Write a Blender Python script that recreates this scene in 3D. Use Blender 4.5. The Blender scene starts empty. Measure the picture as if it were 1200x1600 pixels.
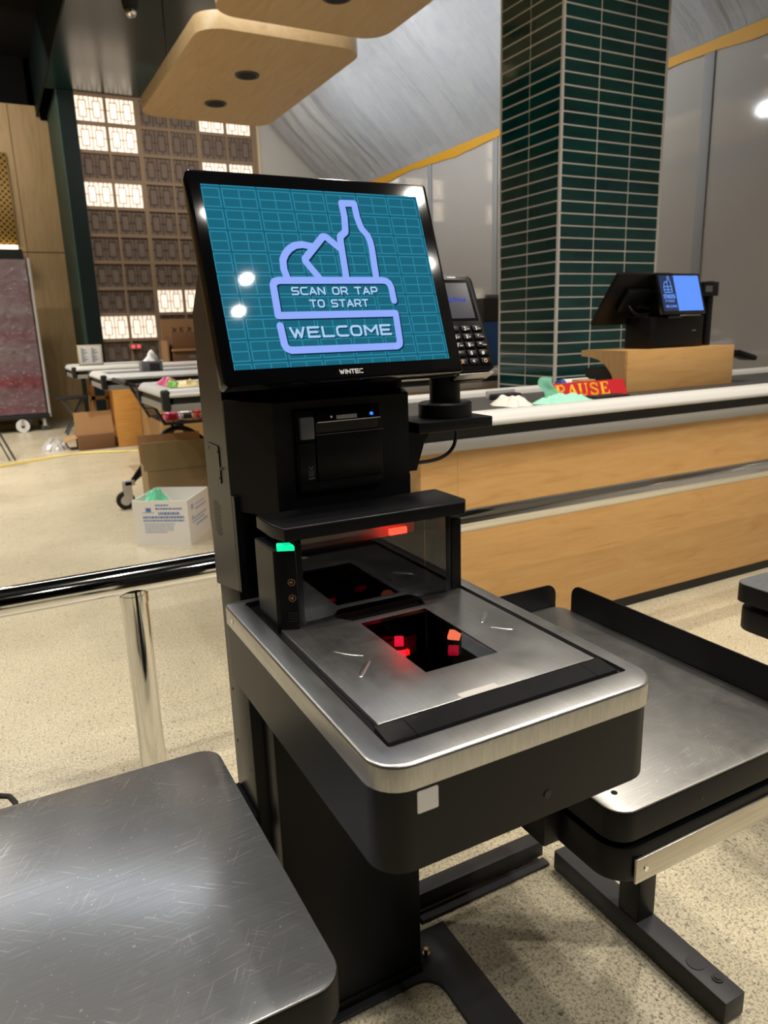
import bpy, bmesh, math, random
from mathutils import Vector, Matrix, noise

random.seed(7)
SC = bpy.context.scene
COL = SC.collection

# ------------------------------------------------------------------ camera
cam_d = bpy.data.cameras.new('camera')
cam = bpy.data.objects.new('camera', cam_d)
COL.objects.link(cam)
cam_d.sensor_fit = 'VERTICAL'
cam_d.sensor_height = 24.0
cam_d.sensor_width = 18.0
cam_d.lens = 1138.98 / 1600 * 24.0
cam_d.clip_start = 0.02
cam_d.clip_end = 100
yaw, pit, rol = math.radians(27.6033), math.radians(14.1770), math.radians(-1.80125)
fw = Vector((math.sin(yaw) * math.cos(pit), math.cos(yaw) * math.cos(pit), -math.sin(pit)))
rt = Vector((math.cos(yaw), -math.sin(yaw), 0))
up = rt.cross(fw)
r2 = math.cos(rol) * rt + math.sin(rol) * up
u2 = -math.sin(rol) * rt + math.cos(rol) * up
M = Matrix(((r2.x, u2.x, -fw.x, 0), (r2.y, u2.y, -fw.y, 0), (r2.z, u2.z, -fw.z, 1.22), (0, 0, 0, 1)))
cam.matrix_world = M
cam_d.dof.use_dof = True
cam_d.dof.focus_distance = 1.08
cam_d.dof.aperture_fstop = 5.6
SC.camera = cam

# ------------------------------------------------------------------ view, world, lamps
SC.view_settings.view_transform = 'Standard'
SC.view_settings.look = 'None'
SC.view_settings.exposure = 0.0
SC.view_settings.gamma = 1.0
SC.view_settings.use_curve_mapping = False
W = bpy.data.worlds.new('store_air')
SC.world = W
W.use_nodes = True
W.node_tree.nodes['Background'].inputs[0].default_value = (0.95, 0.93, 0.9, 1)
W.node_tree.nodes['Background'].inputs[1].default_value = 0.20


def lamp_area(name, loc, sx, sy, power, col=(1, 0.95, 0.88), rot=(0, 0, 0), disk=False, spread=180):
    d = bpy.data.lights.new(name, 'AREA')
    d.shape = 'DISK' if disk else 'RECTANGLE'
    d.size = sx
    if not disk:
        d.size_y = sy
    d.energy = power
    d.color = col
    d.spread = math.radians(spread)
    o = bpy.data.objects.new(name, d)
    o.location = loc
    o.rotation_euler = rot
    COL.objects.link(o)
    return o


WARM = (1, 0.92, 0.80)
NEUT = (1, 0.96, 0.91)
COOL = (0.88, 0.94, 1)
# two downlights behind the shopper, seen as two glints on the screen
lamp_area('downlight_behind', (1.46, -1.58, 3.8), 0.07, 0, 16, NEUT, disk=True, spread=120)
lamp_area('downlight_behind', (1.46, -1.86, 3.8), 0.07, 0, 16, NEUT, disk=True, spread=120)
# ceiling downlights over the kiosk and the aisles; a few added to brighten the wrapped cage and sheet wall
for x, y, p in ((0.62, 0.80, 26), (1.75, 1.15, 23), (-0.75, 1.25, 31), (-1.6, 0.4, 12), (-1.9, 3.2, 44), (-1.3, 7.2, 60), (-1.6, 5.6, 52),
                (-0.2, 7.6, 56), (-1.5, 9.5, 90), (2.4, 0.2, 36), (3.3, -0.6, 46), (2.7, 1.9, 30), (0.2, -1.6, 10)):
    lamp_area('downlight', (x, y, 4.15), 0.15, 0, p, WARM, disk=True, spread=125)
# linear fittings above the lanes
lamp_area('linear_light', (0.7, 5.25, 3.95), 3.6, 0.26, 40, COOL)
lamp_area('linear_light', (0.6, 5.80, 3.95), 3.2, 0.07, 8, WARM)
lamp_area('linear_light', (2.9, 6.9, 4.1), 0.4, 1.6, 24, WARM)
# added fill lamps that brighten the block wall, the timber wall, the sheet wall and the dust sheet
lamp_area('wall_fill', (2.6, 9.3, 3.9), 2.2, 0.2, 26, WARM, (math.radians(55), 0, 0))
lamp_area('wall_fill', (-0.4, 10.2, 4.6), 2.0, 0.2, 42, WARM, (math.radians(45), 0, 0))
for y in (5.2, 6.8, 8.4):
    lamp_area('wall_fill', (3.0, y, 3.2), 0.12, 0, 20, COOL, (0, math.radians(-125), 0), disk=True)

# ------------------------------------------------------------------ materials


def lin(c):
    return tuple((v / 12.92 if v <= 0.04045 else ((v + 0.055) / 1.055) ** 2.4) for v in c)


def rgb(r, g, b):
    return lin((r / 255, g / 255, b / 255)) + (1,)


def mat(name, col, rough=0.5, metal=0.0, spec=0.5, coat=0.0, emit=None, estr=0.0):
    m = bpy.data.materials.new(name)
    m.use_nodes = True
    b = m.node_tree.nodes['Principled BSDF']
    b.inputs['Base Color'].default_value = col
    b.inputs['Roughness'].default_value = rough
    b.inputs['Metallic'].default_value = metal
    b.inputs['Specular IOR Level'].default_value = spec
    b.inputs['Coat Weight'].default_value = coat
    if emit:
        b.inputs['Emission Color'].default_value = emit
        b.inputs['Emission Strength'].default_value = estr
    m['b'] = 1
    return m


class NT:
    """small node helper"""

    def __init__(s, m):
        s.t = m.node_tree
        s.n = s.t.nodes
        s.b = s.n['Principled BSDF']
        s.tc = s.n.new('ShaderNodeTexCoord')

    def node(s, typ, **kw):
        n = s.n.new(typ)
        for k, v in kw.items():
            if hasattr(n, k) and not k[0].isupper():
                setattr(n, k, v)
        return n

    def link(s, a, b):
        s.t.links.new(a, b)

    def mapping(s, scale=(1, 1, 1), rot=(0, 0, 0)):
        m = s.n.new('ShaderNodeMapping')
        m.inputs['Scale'].default_value = scale
        m.inputs['Rotation'].default_value = rot
        s.link(s.tc.outputs['Object'], m.inputs['Vector'])
        return m.outputs[0]

    def noise(s, vec, scale, detail=3, rough=0.5, dist=0.0):
        n = s.n.new('ShaderNodeTexNoise')
        n.inputs['Scale'].default_value = scale
        n.inputs['Detail'].default_value = detail
        n.inputs['Roughness'].default_value = rough
        n.inputs['Distortion'].default_value = dist
        s.link(vec, n.inputs['Vector'])
        return n.outputs['Fac']

    def ramp(s, fac, stops, interp='LINEAR'):
        r = s.n.new('ShaderNodeValToRGB')
        r.color_ramp.interpolation = interp
        e = r.color_ramp.elements
        while len(e) < len(stops):
            e.new(0.5)
        for i, (p, c) in enumerate(stops):
            e[i].position = p
            e[i].color = c if len(c) == 4 else tuple(c) + (1,)
        s.link(fac, r.inputs[0])
        return r.outputs[0]

    def mix(s, fac, a, b, typ='MIX'):
        m = s.n.new('ShaderNodeMix')
        m.data_type = 'RGBA'
        m.blend_type = typ
        for v, i in ((fac, 0), (a, 6), (b, 7)):
            if hasattr(v, 'links'):
                s.link(v, m.inputs[i])
            else:
                m.inputs[i].default_value = v
        return m.outputs[2]

    def math(s, op, a, b=0.0):
        m = s.n.new('ShaderNodeMath')
        m.operation = op
        for v, i in ((a, 0), (b, 1)):
            if hasattr(v, 'links'):
                s.link(v, m.inputs[i])
            else:
                m.inputs[i].default_value = v
        return m.outputs[0]

    def bump(s, h, strength=0.2, dist=0.01):
        b = s.n.new('ShaderNodeBump')
        b.inputs['Strength'].default_value = strength
        b.inputs['Distance'].default_value = dist
        s.link(h, b.inputs['Height'])
        s.link(b.outputs[0], s.b.inputs['Normal'])

    def base(s, o):
        s.link(o, s.b.inputs['Base Color'])

    def rough(s, o):
        s.link(o, s.b.inputs['Roughness'])


G = lambda v: (v, v, v, 1)


def m_floor():
    m = mat('polished_concrete', rgb(178, 166, 138), 0.3)
    t = NT(m)
    v = t.mapping()
    big = t.noise(v, 1.3, 4, 0.6)
    mid = t.noise(v, 9, 4, 0.7)
    base = t.ramp(big, [(0.3, rgb(186, 176, 150)), (0.7, rgb(214, 204, 178))])
    base = t.mix(t.math('MULTIPLY', mid, 0.35), base, rgb(150, 140, 116))
    sp = t.noise(v, 160, 3, 0.75)
    dark = t.ramp(sp, [(0.49, G(0)), (0.60, G(1))])
    sp2 = t.noise(v, 75, 4, 0.7)
    dark2 = t.ramp(sp2, [(0.585, G(0)), (0.64, G(1))])
    c = t.mix(t.math('MULTIPLY', dark, 0.62), base, rgb(70, 66, 56))
    c = t.mix(t.math('MULTIPLY', dark2, 0.7), c, rgb(62, 58, 50))
    lt = t.ramp(t.noise(v, 120, 2, 0.6), [(0.6, G(0)), (0.68, G(1))])
    c = t.mix(t.math('MULTIPLY', lt, 0.5), c, rgb(226, 216, 190))
    t.base(c)
    t.rough(t.ramp(mid, [(0.3, G(0.24)), (0.8, G(0.42))]))
    return m


def m_powder(name, col, rough=0.42, b=0.12):
    m = mat(name, col, rough, 0, 0.18)
    t = NT(m)
    t.bump(t.noise(t.mapping(), 900, 2), b, 0.0006)
    return m


def s_map(t, scale, ang, off):
    r = t.n.new('ShaderNodeMapping')
    r.inputs['Rotation'].default_value = (0, 0, ang)
    r.inputs['Location'].default_value = (off, off, 0)
    t.link(t.tc.outputs['Object'], r.inputs['Vector'])
    m = t.n.new('ShaderNodeMapping')
    m.inputs['Scale'].default_value = scale
    t.link(r.outputs[0], m.inputs['Vector'])
    return m.outputs[0]


def m_brushed(name, col, rough=0.28, scale=(6, 700, 60), scr=True, marks=0.5, rvar=0.12):
    m = mat(name, col, rough, 1.0)
    t = NT(m)
    br = t.noise(t.mapping(scale), 1.0, 3, 0.6)
    smear = t.noise(t.mapping(), 14, 5, 0.65, 0.6)
    r = t.math('ADD', t.math('MULTIPLY', br, 0.10), t.math('MULTIPLY', smear, rvar))
    t.rough(t.math('ADD', r, rough - 0.09))
    c = t.mix(t.math('MULTIPLY', smear, 0.35), col, tuple(x * 0.72 for x in col[:3]) + (1,))
    c = t.mix(t.ramp(br, [(0.35, G(0)), (0.65, G(0.4))]), c, tuple(x * 0.6 for x in col[:3]) + (1,))
    if scr:
        w = t.noise(t.mapping((1, 1, 1)), 34, 6, 0.75, 1.2)
        fine = t.ramp(w, [(0.62, G(0)), (0.72, G(1))])
        c = t.mix(t.math('MULTIPLY', fine, marks * 0.5), c, G(0.85))
        for ang, off, th in ((0.55, 0.0, 0.685), (-0.9, 3.0, 0.70), (1.45, 7.0, 0.685)):
            mp = s_map(t, (520, 20, 1), ang, off)
            ln = t.ramp(t.noise(mp, 1.0, 1, 0.4), [(th, G(0)), (th + 0.03, G(1))])
            patch = t.ramp(t.noise(t.mapping(), 7 + off, 3), [(0.42, G(0)), (0.6, G(0.8))])
            c = t.mix(t.math('MULTIPLY', t.math('MULTIPLY', ln, patch), marks), c, G(0.75))
        spk = t.ramp(t.noise(t.mapping(), 190, 1), [(0.735, G(0)), (0.755, G(1))])
        c = t.mix(t.math('MULTIPLY', spk, marks), c, G(0.9))
    t.base(c)
    t.bump(br, 0.03, 0.0004)
    return m


def m_wood(name, c1, c2, c3, axis='x', rough=0.42, sc=1.0):
    m = mat(name, c1, rough)
    t = NT(m)
    s = {'x': (1.2, 9, 9), 'y': (9, 1.2, 9), 'z': (9, 9, 1.2)}[axis]
    v = t.mapping(tuple(k * sc for k in s))
    n1 = t.noise(v, 2.2, 5, 0.6, 1.5)
    n2 = t.noise(t.mapping(tuple(k * sc for k in {'x': (3, 120, 120), 'y': (120, 3, 120), 'z': (120, 120, 3)}[axis])), 1.0, 3, 0.6)
    c = t.ramp(n1, [(0.3, c1), (0.55, c2), (0.75, c3)])
    c = t.mix(t.math('MULTIPLY', n2, 0.3), c, c3)
    t.base(c)
    return m


def m_card(name, c1):
    m = mat(name, c1, 0.8)
    t = NT(m)
    n = t.noise(t.mapping((1, 1, 1)), 8, 4)
    t.base(t.mix(t.math('MULTIPLY', n, 0.3), c1, tuple(x * 0.7 for x in c1[:3]) + (1,)))
    return m


def m_pane(name, tint, refl=0.12, rough=0.02):
    """a thin dark pane: a tinted see-through layer plus its surface reflection"""
    m = bpy.data.materials.new(name)
    m.use_nodes = True
    n = m.node_tree.nodes
    l = m.node_tree.links
    n.remove(n['Principled BSDF'])
    tr = n.new('ShaderNodeBsdfTransparent')
    tr.inputs[0].default_value = tint
    gl = n.new('ShaderNodeBsdfGlossy')
    gl.inputs['Roughness'].default_value = rough
    fr = n.new('ShaderNodeFresnel')
    fr.inputs[0].default_value = 1.5
    ad = n.new('ShaderNodeMath')
    ad.operation = 'ADD'
    ad.use_clamp = True
    l.new(fr.outputs[0], ad.inputs[0])
    ad.inputs[1].default_value = refl
    ge = n.new('ShaderNodeNewGeometry')
    inv = n.new('ShaderNodeMath')
    inv.operation = 'SUBTRACT'
    inv.inputs[0].default_value = 1.0
    l.new(ge.outputs['Backfacing'], inv.inputs[1])
    mu = n.new('ShaderNodeMath')
    mu.operation = 'MULTIPLY'
    l.new(ad.outputs[0], mu.inputs[0])
    l.new(inv.outputs[0], mu.inputs[1])
    mx = n.new('ShaderNodeMixShader')
    l.new(mu.outputs[0], mx.inputs[0])
    l.new(tr.outputs[0], mx.inputs[1])
    l.new(gl.outputs[0], mx.inputs[2])
    l.new(mx.outputs[0], n['Material Output'].inputs[0])
    return m


def m_screen(name, col, s=1.0, rough=0.025):
    return mat(name, (0.002, 0.002, 0.002, 1), rough, 0, 0.5, 0, col, s)


MAT = {}
MAT['floor'] = m_floor()
MAT['black'] = m_powder('black_powder_coat', rgb(13, 14, 17), 0.42)
MAT['black_side'] = m_powder('black_fine_texture', rgb(17, 17, 19), 0.36)
MAT['plastic'] = m_powder('black_plastic', rgb(14, 14, 16), 0.34, 0.06)
MAT['plastic_gloss'] = mat('black_gloss_plastic', rgb(10, 10, 12), 0.08)
MAT['charcoal'] = m_powder('charcoal_powder_coat', rgb(58, 58, 60), 0.45)
MAT['greyplastic'] = mat('grey_plastic', rgb(72, 73, 76), 0.4)
MAT['steel'] = m_brushed('brushed_steel', G(0.47), 0.29, (700, 8, 60), True, 0.12, 0.16)
MAT['steel_side'] = m_brushed('brushed_steel_band', (0.46, 0.45, 0.42, 1), 0.3, (8, 8, 500), False)
MAT['plate'] = m_brushed('scratched_grey_plate', (0.245, 0.252, 0.265, 1), 0.27, (8, 500, 60), True, 0.30, 0.03)
MAT['plate'].node_tree.nodes['Principled BSDF'].inputs['Metallic'].default_value = 0.65
MAT['plate_right'] = m_brushed('worn_grey_plate', (0.33, 0.325, 0.315, 1), 0.36, (8, 500, 60), True, 0.28, 0.16)
MAT['nickel'] = m_brushed('satin_nickel', (0.55, 0.52, 0.47, 1), 0.33, (6, 300, 300), False)
MAT['chrome'] = mat('polished_chrome', G(0.72), 0.07, 1.0)
MAT['alu'] = mat('satin_aluminium', rgb(200, 200, 200), 0.35, 0.55)
MAT['alu_white'] = mat('pale_anodised_trim', rgb(214, 213, 210), 0.3, 0.15)
MAT['joint'] = mat('grey_joint_strip', rgb(150, 150, 150), 0.6)
MAT['greytrim'] = mat('grey_anodised_trim', rgb(150, 147, 142), 0.4, 0.25)
MAT['oak'] = m_wood('oak_veneer', rgb(208, 166, 110), rgb(200, 156, 98), rgb(184, 138, 80), 'x', 0.38)
MAT['oak_orange'] = m_wood('orange_oak_veneer', rgb(218, 160, 86), rgb(208, 148, 74), rgb(190, 132, 62), 'x', 0.4)
MAT['oak_pale'] = m_wood('pale_oak_veneer', rgb(196, 160, 110), rgb(186, 148, 98), rgb(168, 130, 82), 'z', 0.42)
MAT['timber_wall'] = m_wood('timber_wall_panel', rgb(196, 166, 122), rgb(186, 156, 112), rgb(170, 140, 96), 'z', 0.5, 0.6)
MAT['timber_ceiling'] = m_wood('timber_ceiling_panel', rgb(222, 190, 142), rgb(214, 180, 130), rgb(200, 164, 114), 'y', 0.35, 0.5)
MAT['belt'] = mat('dark_belt_rubber', rgb(62, 60, 58), 0.6)
MAT['rubber'] = mat('black_rubber', rgb(18, 18, 18), 0.6)
MAT['grout'] = mat('pale_grout', rgb(204, 202, 196), 0.7)
MAT['green_paint'] = mat('dark_green_paint', rgb(3, 22, 23), 0.6, 0, 0.25)
MAT['green_gloss'] = mat('dark_green_gloss_paint', rgb(14, 42, 38), 0.24)
MAT['green_light'] = mat('sage_green_paint', rgb(44, 70, 62), 0.6)
MAT['taupe'] = mat('taupe_breeze_block', rgb(134, 112, 90), 0.75)
MAT['taupe_dark'] = mat('taupe_block_panel', rgb(116, 100, 90), 0.8)
MAT['taupe_line'] = mat('dark_taupe_fretwork', rgb(92, 77, 68), 0.8)
MAT['cream'] = mat('cream_paint', rgb(196, 178, 148), 0.6)
MAT['lit'] = mat('lit_diffuser', rgb(255, 236, 214), 0.5, emit=(1.0, 0.84, 0.69, 1), estr=0.97)
MAT['fret'] = mat('pale_fret_bars', rgb(150, 118, 92), 0.6)
MAT['dark_ceiling'] = mat('black_ceiling_paint', rgb(7, 7, 7), 0.9, 0, 0.2)
MAT['white'] = mat('white_card', rgb(228, 226, 222), 0.6)
MAT['white_plastic'] = mat('white_plastic', rgb(225, 225, 222), 0.35)
MAT['blueprint'] = mat('blue_ink', rgb(92, 120, 180), 0.7)
MAT['blueprint_pale'] = mat('pale_blue_ink', rgb(150, 164, 196), 0.7)
MAT['mint'] = mat('mint_cloth', rgb(150, 214, 190), 0.8)
MAT['mint2'] = mat('mint_cloth_bright', rgb(110, 205, 165), 0.8)
MAT['bagwhite'] = mat('crumpled_white_film', rgb(226, 220, 208), 0.4)
MAT['red'] = mat('red_card', rgb(188, 22, 34), 0.45)
MAT['yellow'] = mat('yellow_ink', rgb(238, 178, 40), 0.5)
MAT['tape'] = mat('yellow_tape', rgb(206, 150, 20), 0.5)
MAT['blue'] = mat('blue_plastic', rgb(40, 92, 160), 0.4)
MAT['darkspeck'] = m_card('dark_speckled_board', rgb(58, 54, 54))
MAT['card'] = m_card('brown_cardboard', rgb(168, 128, 84))
MAT['card_dark'] = m_card('dark_cardboard', rgb(120, 84, 54))
MAT['card_olive'] = m_card('olive_cardboard', rgb(146, 124, 88))
MAT['pink'] = mat('pink_film', rgb(226, 96, 140), 0.4)
MAT['greenpack'] = mat('green_packet', rgb(120, 190, 70), 0.4)
MAT['creampack'] = mat('cream_packet', rgb(226, 206, 150), 0.4)
MAT['cable_yellow'] = mat('yellow_cable', rgb(226, 206, 120), 0.5)
MAT['letters'] = mat('pale_silver_print', rgb(205, 205, 205), 0.4)
MAT['print_grey'] = mat('grey_print', rgb(120, 120, 122), 0.5)
MAT['amber_print'] = mat('amber_print', rgb(190, 150, 110), 0.5)
MAT['led_green'] = mat('green_led', rgb(20, 200, 140), 0.3, emit=rgb(10, 226, 158), estr=1.0)
MAT['led_blue'] = mat('blue_led', rgb(40, 90, 255), 0.3, emit=rgb(30, 110, 255), estr=2.2)
MAT['led_red'] = mat('red_led', rgb(255, 20, 60), 0.3, emit=(1.0, 0.012, 0.07, 1), estr=2.4)
MAT['led_hot'] = mat('hot_red_led', rgb(255, 120, 80), 0.3, emit=(1.0, 0.22, 0.10, 1), estr=3.4)
MAT['led_bright'] = mat('bright_red_led', rgb(255, 60, 40), 0.3, emit=(1.0, 0.012, 0.006, 1), estr=36.0)
MAT['led_mirrored'] = mat('mirrored_red_led', rgb(160, 10, 40), 0.3, emit=(1.0, 0.008, 0.06, 1), estr=0.9)  # glow for the mirror image of an LED in the scanner well
MAT['signal_red'] = mat('red_indicator', rgb(255, 30, 40), 0.3, emit=(1, 0.05, 0.08, 1), estr=2.5)
MAT['strip_light'] = mat('warm_strip_light', rgb(255, 240, 210), 0.4, emit=(1, 0.86, 0.62, 1), estr=2.5)
MAT['window_pane'] = m_pane('scanner_window', (0.55, 0.53, 0.52, 1), 0.03)
MAT['well'] = mat('scanner_interior', rgb(12, 10, 11), 0.15)
MAT['amber_well'] = mat('amber_scanner_reflector', rgb(170, 118, 24), 0.3)


def m_display():
    m = m_screen('teal_brick_display', rgb(30, 110, 132), 1.0)
    t = NT(m)
    v = t.mapping()

    def brick(w, h, mort, c1, mc):
        b = t.node('ShaderNodeTexBrick')
        b.offset = 0.0
        b.inputs['Scale'].default_value = 1.0
        b.inputs['Brick Width'].default_value = w
        b.inputs['Row Height'].default_value = h
        b.inputs['Mortar Size'].default_value = mort
        b.inputs['Mortar Smooth'].default_value = 0.1
        b.inputs['Color1'].default_value = c1
        b.inputs['Color2'].default_value = c1
        b.inputs['Mortar'].default_value = mc
        t.link(sw.outputs[0], b.inputs['Vector'])
        return b
    sw = t.n.new('ShaderNodeCombineXYZ')
    sp = t.n.new('ShaderNodeSeparateXYZ')
    t.link(v, sp.inputs[0])
    t.link(sp.outputs[0], sw.inputs[0])
    t.link(sp.outputs[2], sw.inputs[1])
    small = brick(0.0243, 0.01375, 0.0008, rgb(26, 100, 122), rgb(44, 134, 160))
    large = brick(0.0486, 0.0275, 0.0030, G(0), G(1))
    edge = brick(0.0486, 0.0275, 0.0012, G(0), G(1))
    c = t.mix(large.outputs['Color'], small.outputs['Color'], rgb(42, 130, 156))
    c = t.mix(edge.outputs['Color'], c, rgb(22, 92, 116))
    t.link(c, t.b.inputs['Emission Color'])
    return m


MAT['display'] = m_display()
MAT['logo'] = m_screen('periwinkle_screen_ink', rgb(146, 172, 252), 1.0)
MAT['logo_text'] = m_screen('pale_blue_screen_ink', rgb(170, 205, 244), 1.0)
MAT['logo_shadow'] = m_screen('navy_screen_ink', rgb(12, 46, 70), 1.0)
MAT['till_navy'] = m_screen('navy_screen', rgb(36, 50, 86), 1.0)
MAT['till_blue'] = m_screen('blue_screen', rgb(96, 150, 255), 1.0)
MAT['till_ink'] = m_screen('till_screen_ink', rgb(110, 160, 250), 1.0)
MAT['term_screen'] = m_screen('terminal_screen', rgb(44, 44, 54), 1.0, 0.15)
MAT['term_ink'] = m_screen('terminal_ink', rgb(64, 80, 190), 1.0)


def m_tile():
    m = mat('teal_glazed_tile', rgb(10, 62, 62), 0.10, 0, 0.5, 0.0)
    t = NT(m)
    n = t.noise(t.mapping((1, 1, 3)), 3.0, 4, 0.6)
    t.base(t.ramp(n, [(0.3, rgb(4, 44, 46)), (0.7, rgb(10, 66, 64))]))
    t.bump(t.noise(t.mapping((1, 1, 1)), 11, 2), 0.12, 0.005)
    return m


MAT['tile'] = m_tile()


def m_panelwall():
    m = mat('grey_sheet_wall', rgb(186, 182, 177), 0.06, 0, 1.0, 0.8)
    t = NT(m)
    v = t.mapping((1, 60, 1.0))
    t.bump(t.noise(v, 1.6, 2), 0.05, 0.002)
    return m


MAT['panelwall'] = m_panelwall()


def m_film():
    m = mat('milky_dust_sheet', rgb(188, 190, 194), 0.14, 0, 0.8)
    t = NT(m)
    v = t.mapping((1, 1, 1))
    a = t.noise(v, 3.5, 5, 0.65, 2.0)
    w = t.node('ShaderNodeTexWave')
    w.inputs['Scale'].default_value = 3.2
    w.inputs['Distortion'].default_value = 9
    w.inputs['Detail'].default_value = 4
    w.inputs['Detail Scale'].default_value = 2.2
    t.link(t.mapping((0.3, 3.0, 0.3), (0, 0, 0.3)), w.inputs['Vector'])
    f = t.noise(t.mapping((1.2, 9.0, 1.2), (0, 0, 0.25)), 2.4, 3, 0.5, 0.4)
    t.bump(t.math('ADD', f, t.math('MULTIPLY', a, 0.12)), 0.45, 0.03)
    t.base(t.ramp(a, [(0.3, rgb(214, 217, 222)), (0.7, rgb(226, 227, 228))]))
    return m


MAT['film'] = m_film()


def m_wrap():
    m = mat('stretch_wrapped_load', rgb(150, 90, 100), 0.18, 0, 0.8, 0.6)
    t = NT(m)
    v = t.mapping((1, 1, 1))
    bands = t.noise(t.mapping((0.3, 0.3, 2.2)), 1.0, 2)
    c = t.ramp(bands, [(0.36, rgb(160, 60, 78)), (0.47, rgb(150, 108, 118)), (0.62, rgb(170, 150, 156))])
    cr = t.noise(t.mapping((1.0, 1.0, 2.0), (0, 0.5, 0)), 8.0, 7, 0.75, 2.2)
    milky = t.ramp(cr, [(0.56, G(0)), (0.66, G(1))])  # milky film wrinkles, with their white highlights painted into the colour
    c = t.mix(t.math('MULTIPLY', milky, 0.75), c, rgb(236, 228, 228))
    t.base(c)
    t.bump(cr, 1.0, 0.14)
    return m


MAT['wrap'] = m_wrap()
MAT['clearfilm'] = mat('bunched_clear_film', rgb(176, 172, 168), 0.15, 0, 0.7)


def m_perf():
    m = mat('perforated_brass_screen', rgb(150, 116, 52), 0.4, 0.4)
    t = NT(m)
    v = t.node('ShaderNodeTexVoronoi')
    v.inputs['Scale'].default_value = 18
    v.inputs['Randomness'].default_value = 0
    t.link(t.mapping((1, 0.001, 1), (0, 0.785, 0)), v.inputs['Vector'])
    t.base(t.ramp(v.outputs['Distance'], [(0.25, rgb(60, 42, 14)), (0.4, rgb(170, 134, 66))]))
    return m


MAT['perf'] = m_perf()

# ------------------------------------------------------------------ mesh helpers


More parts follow.
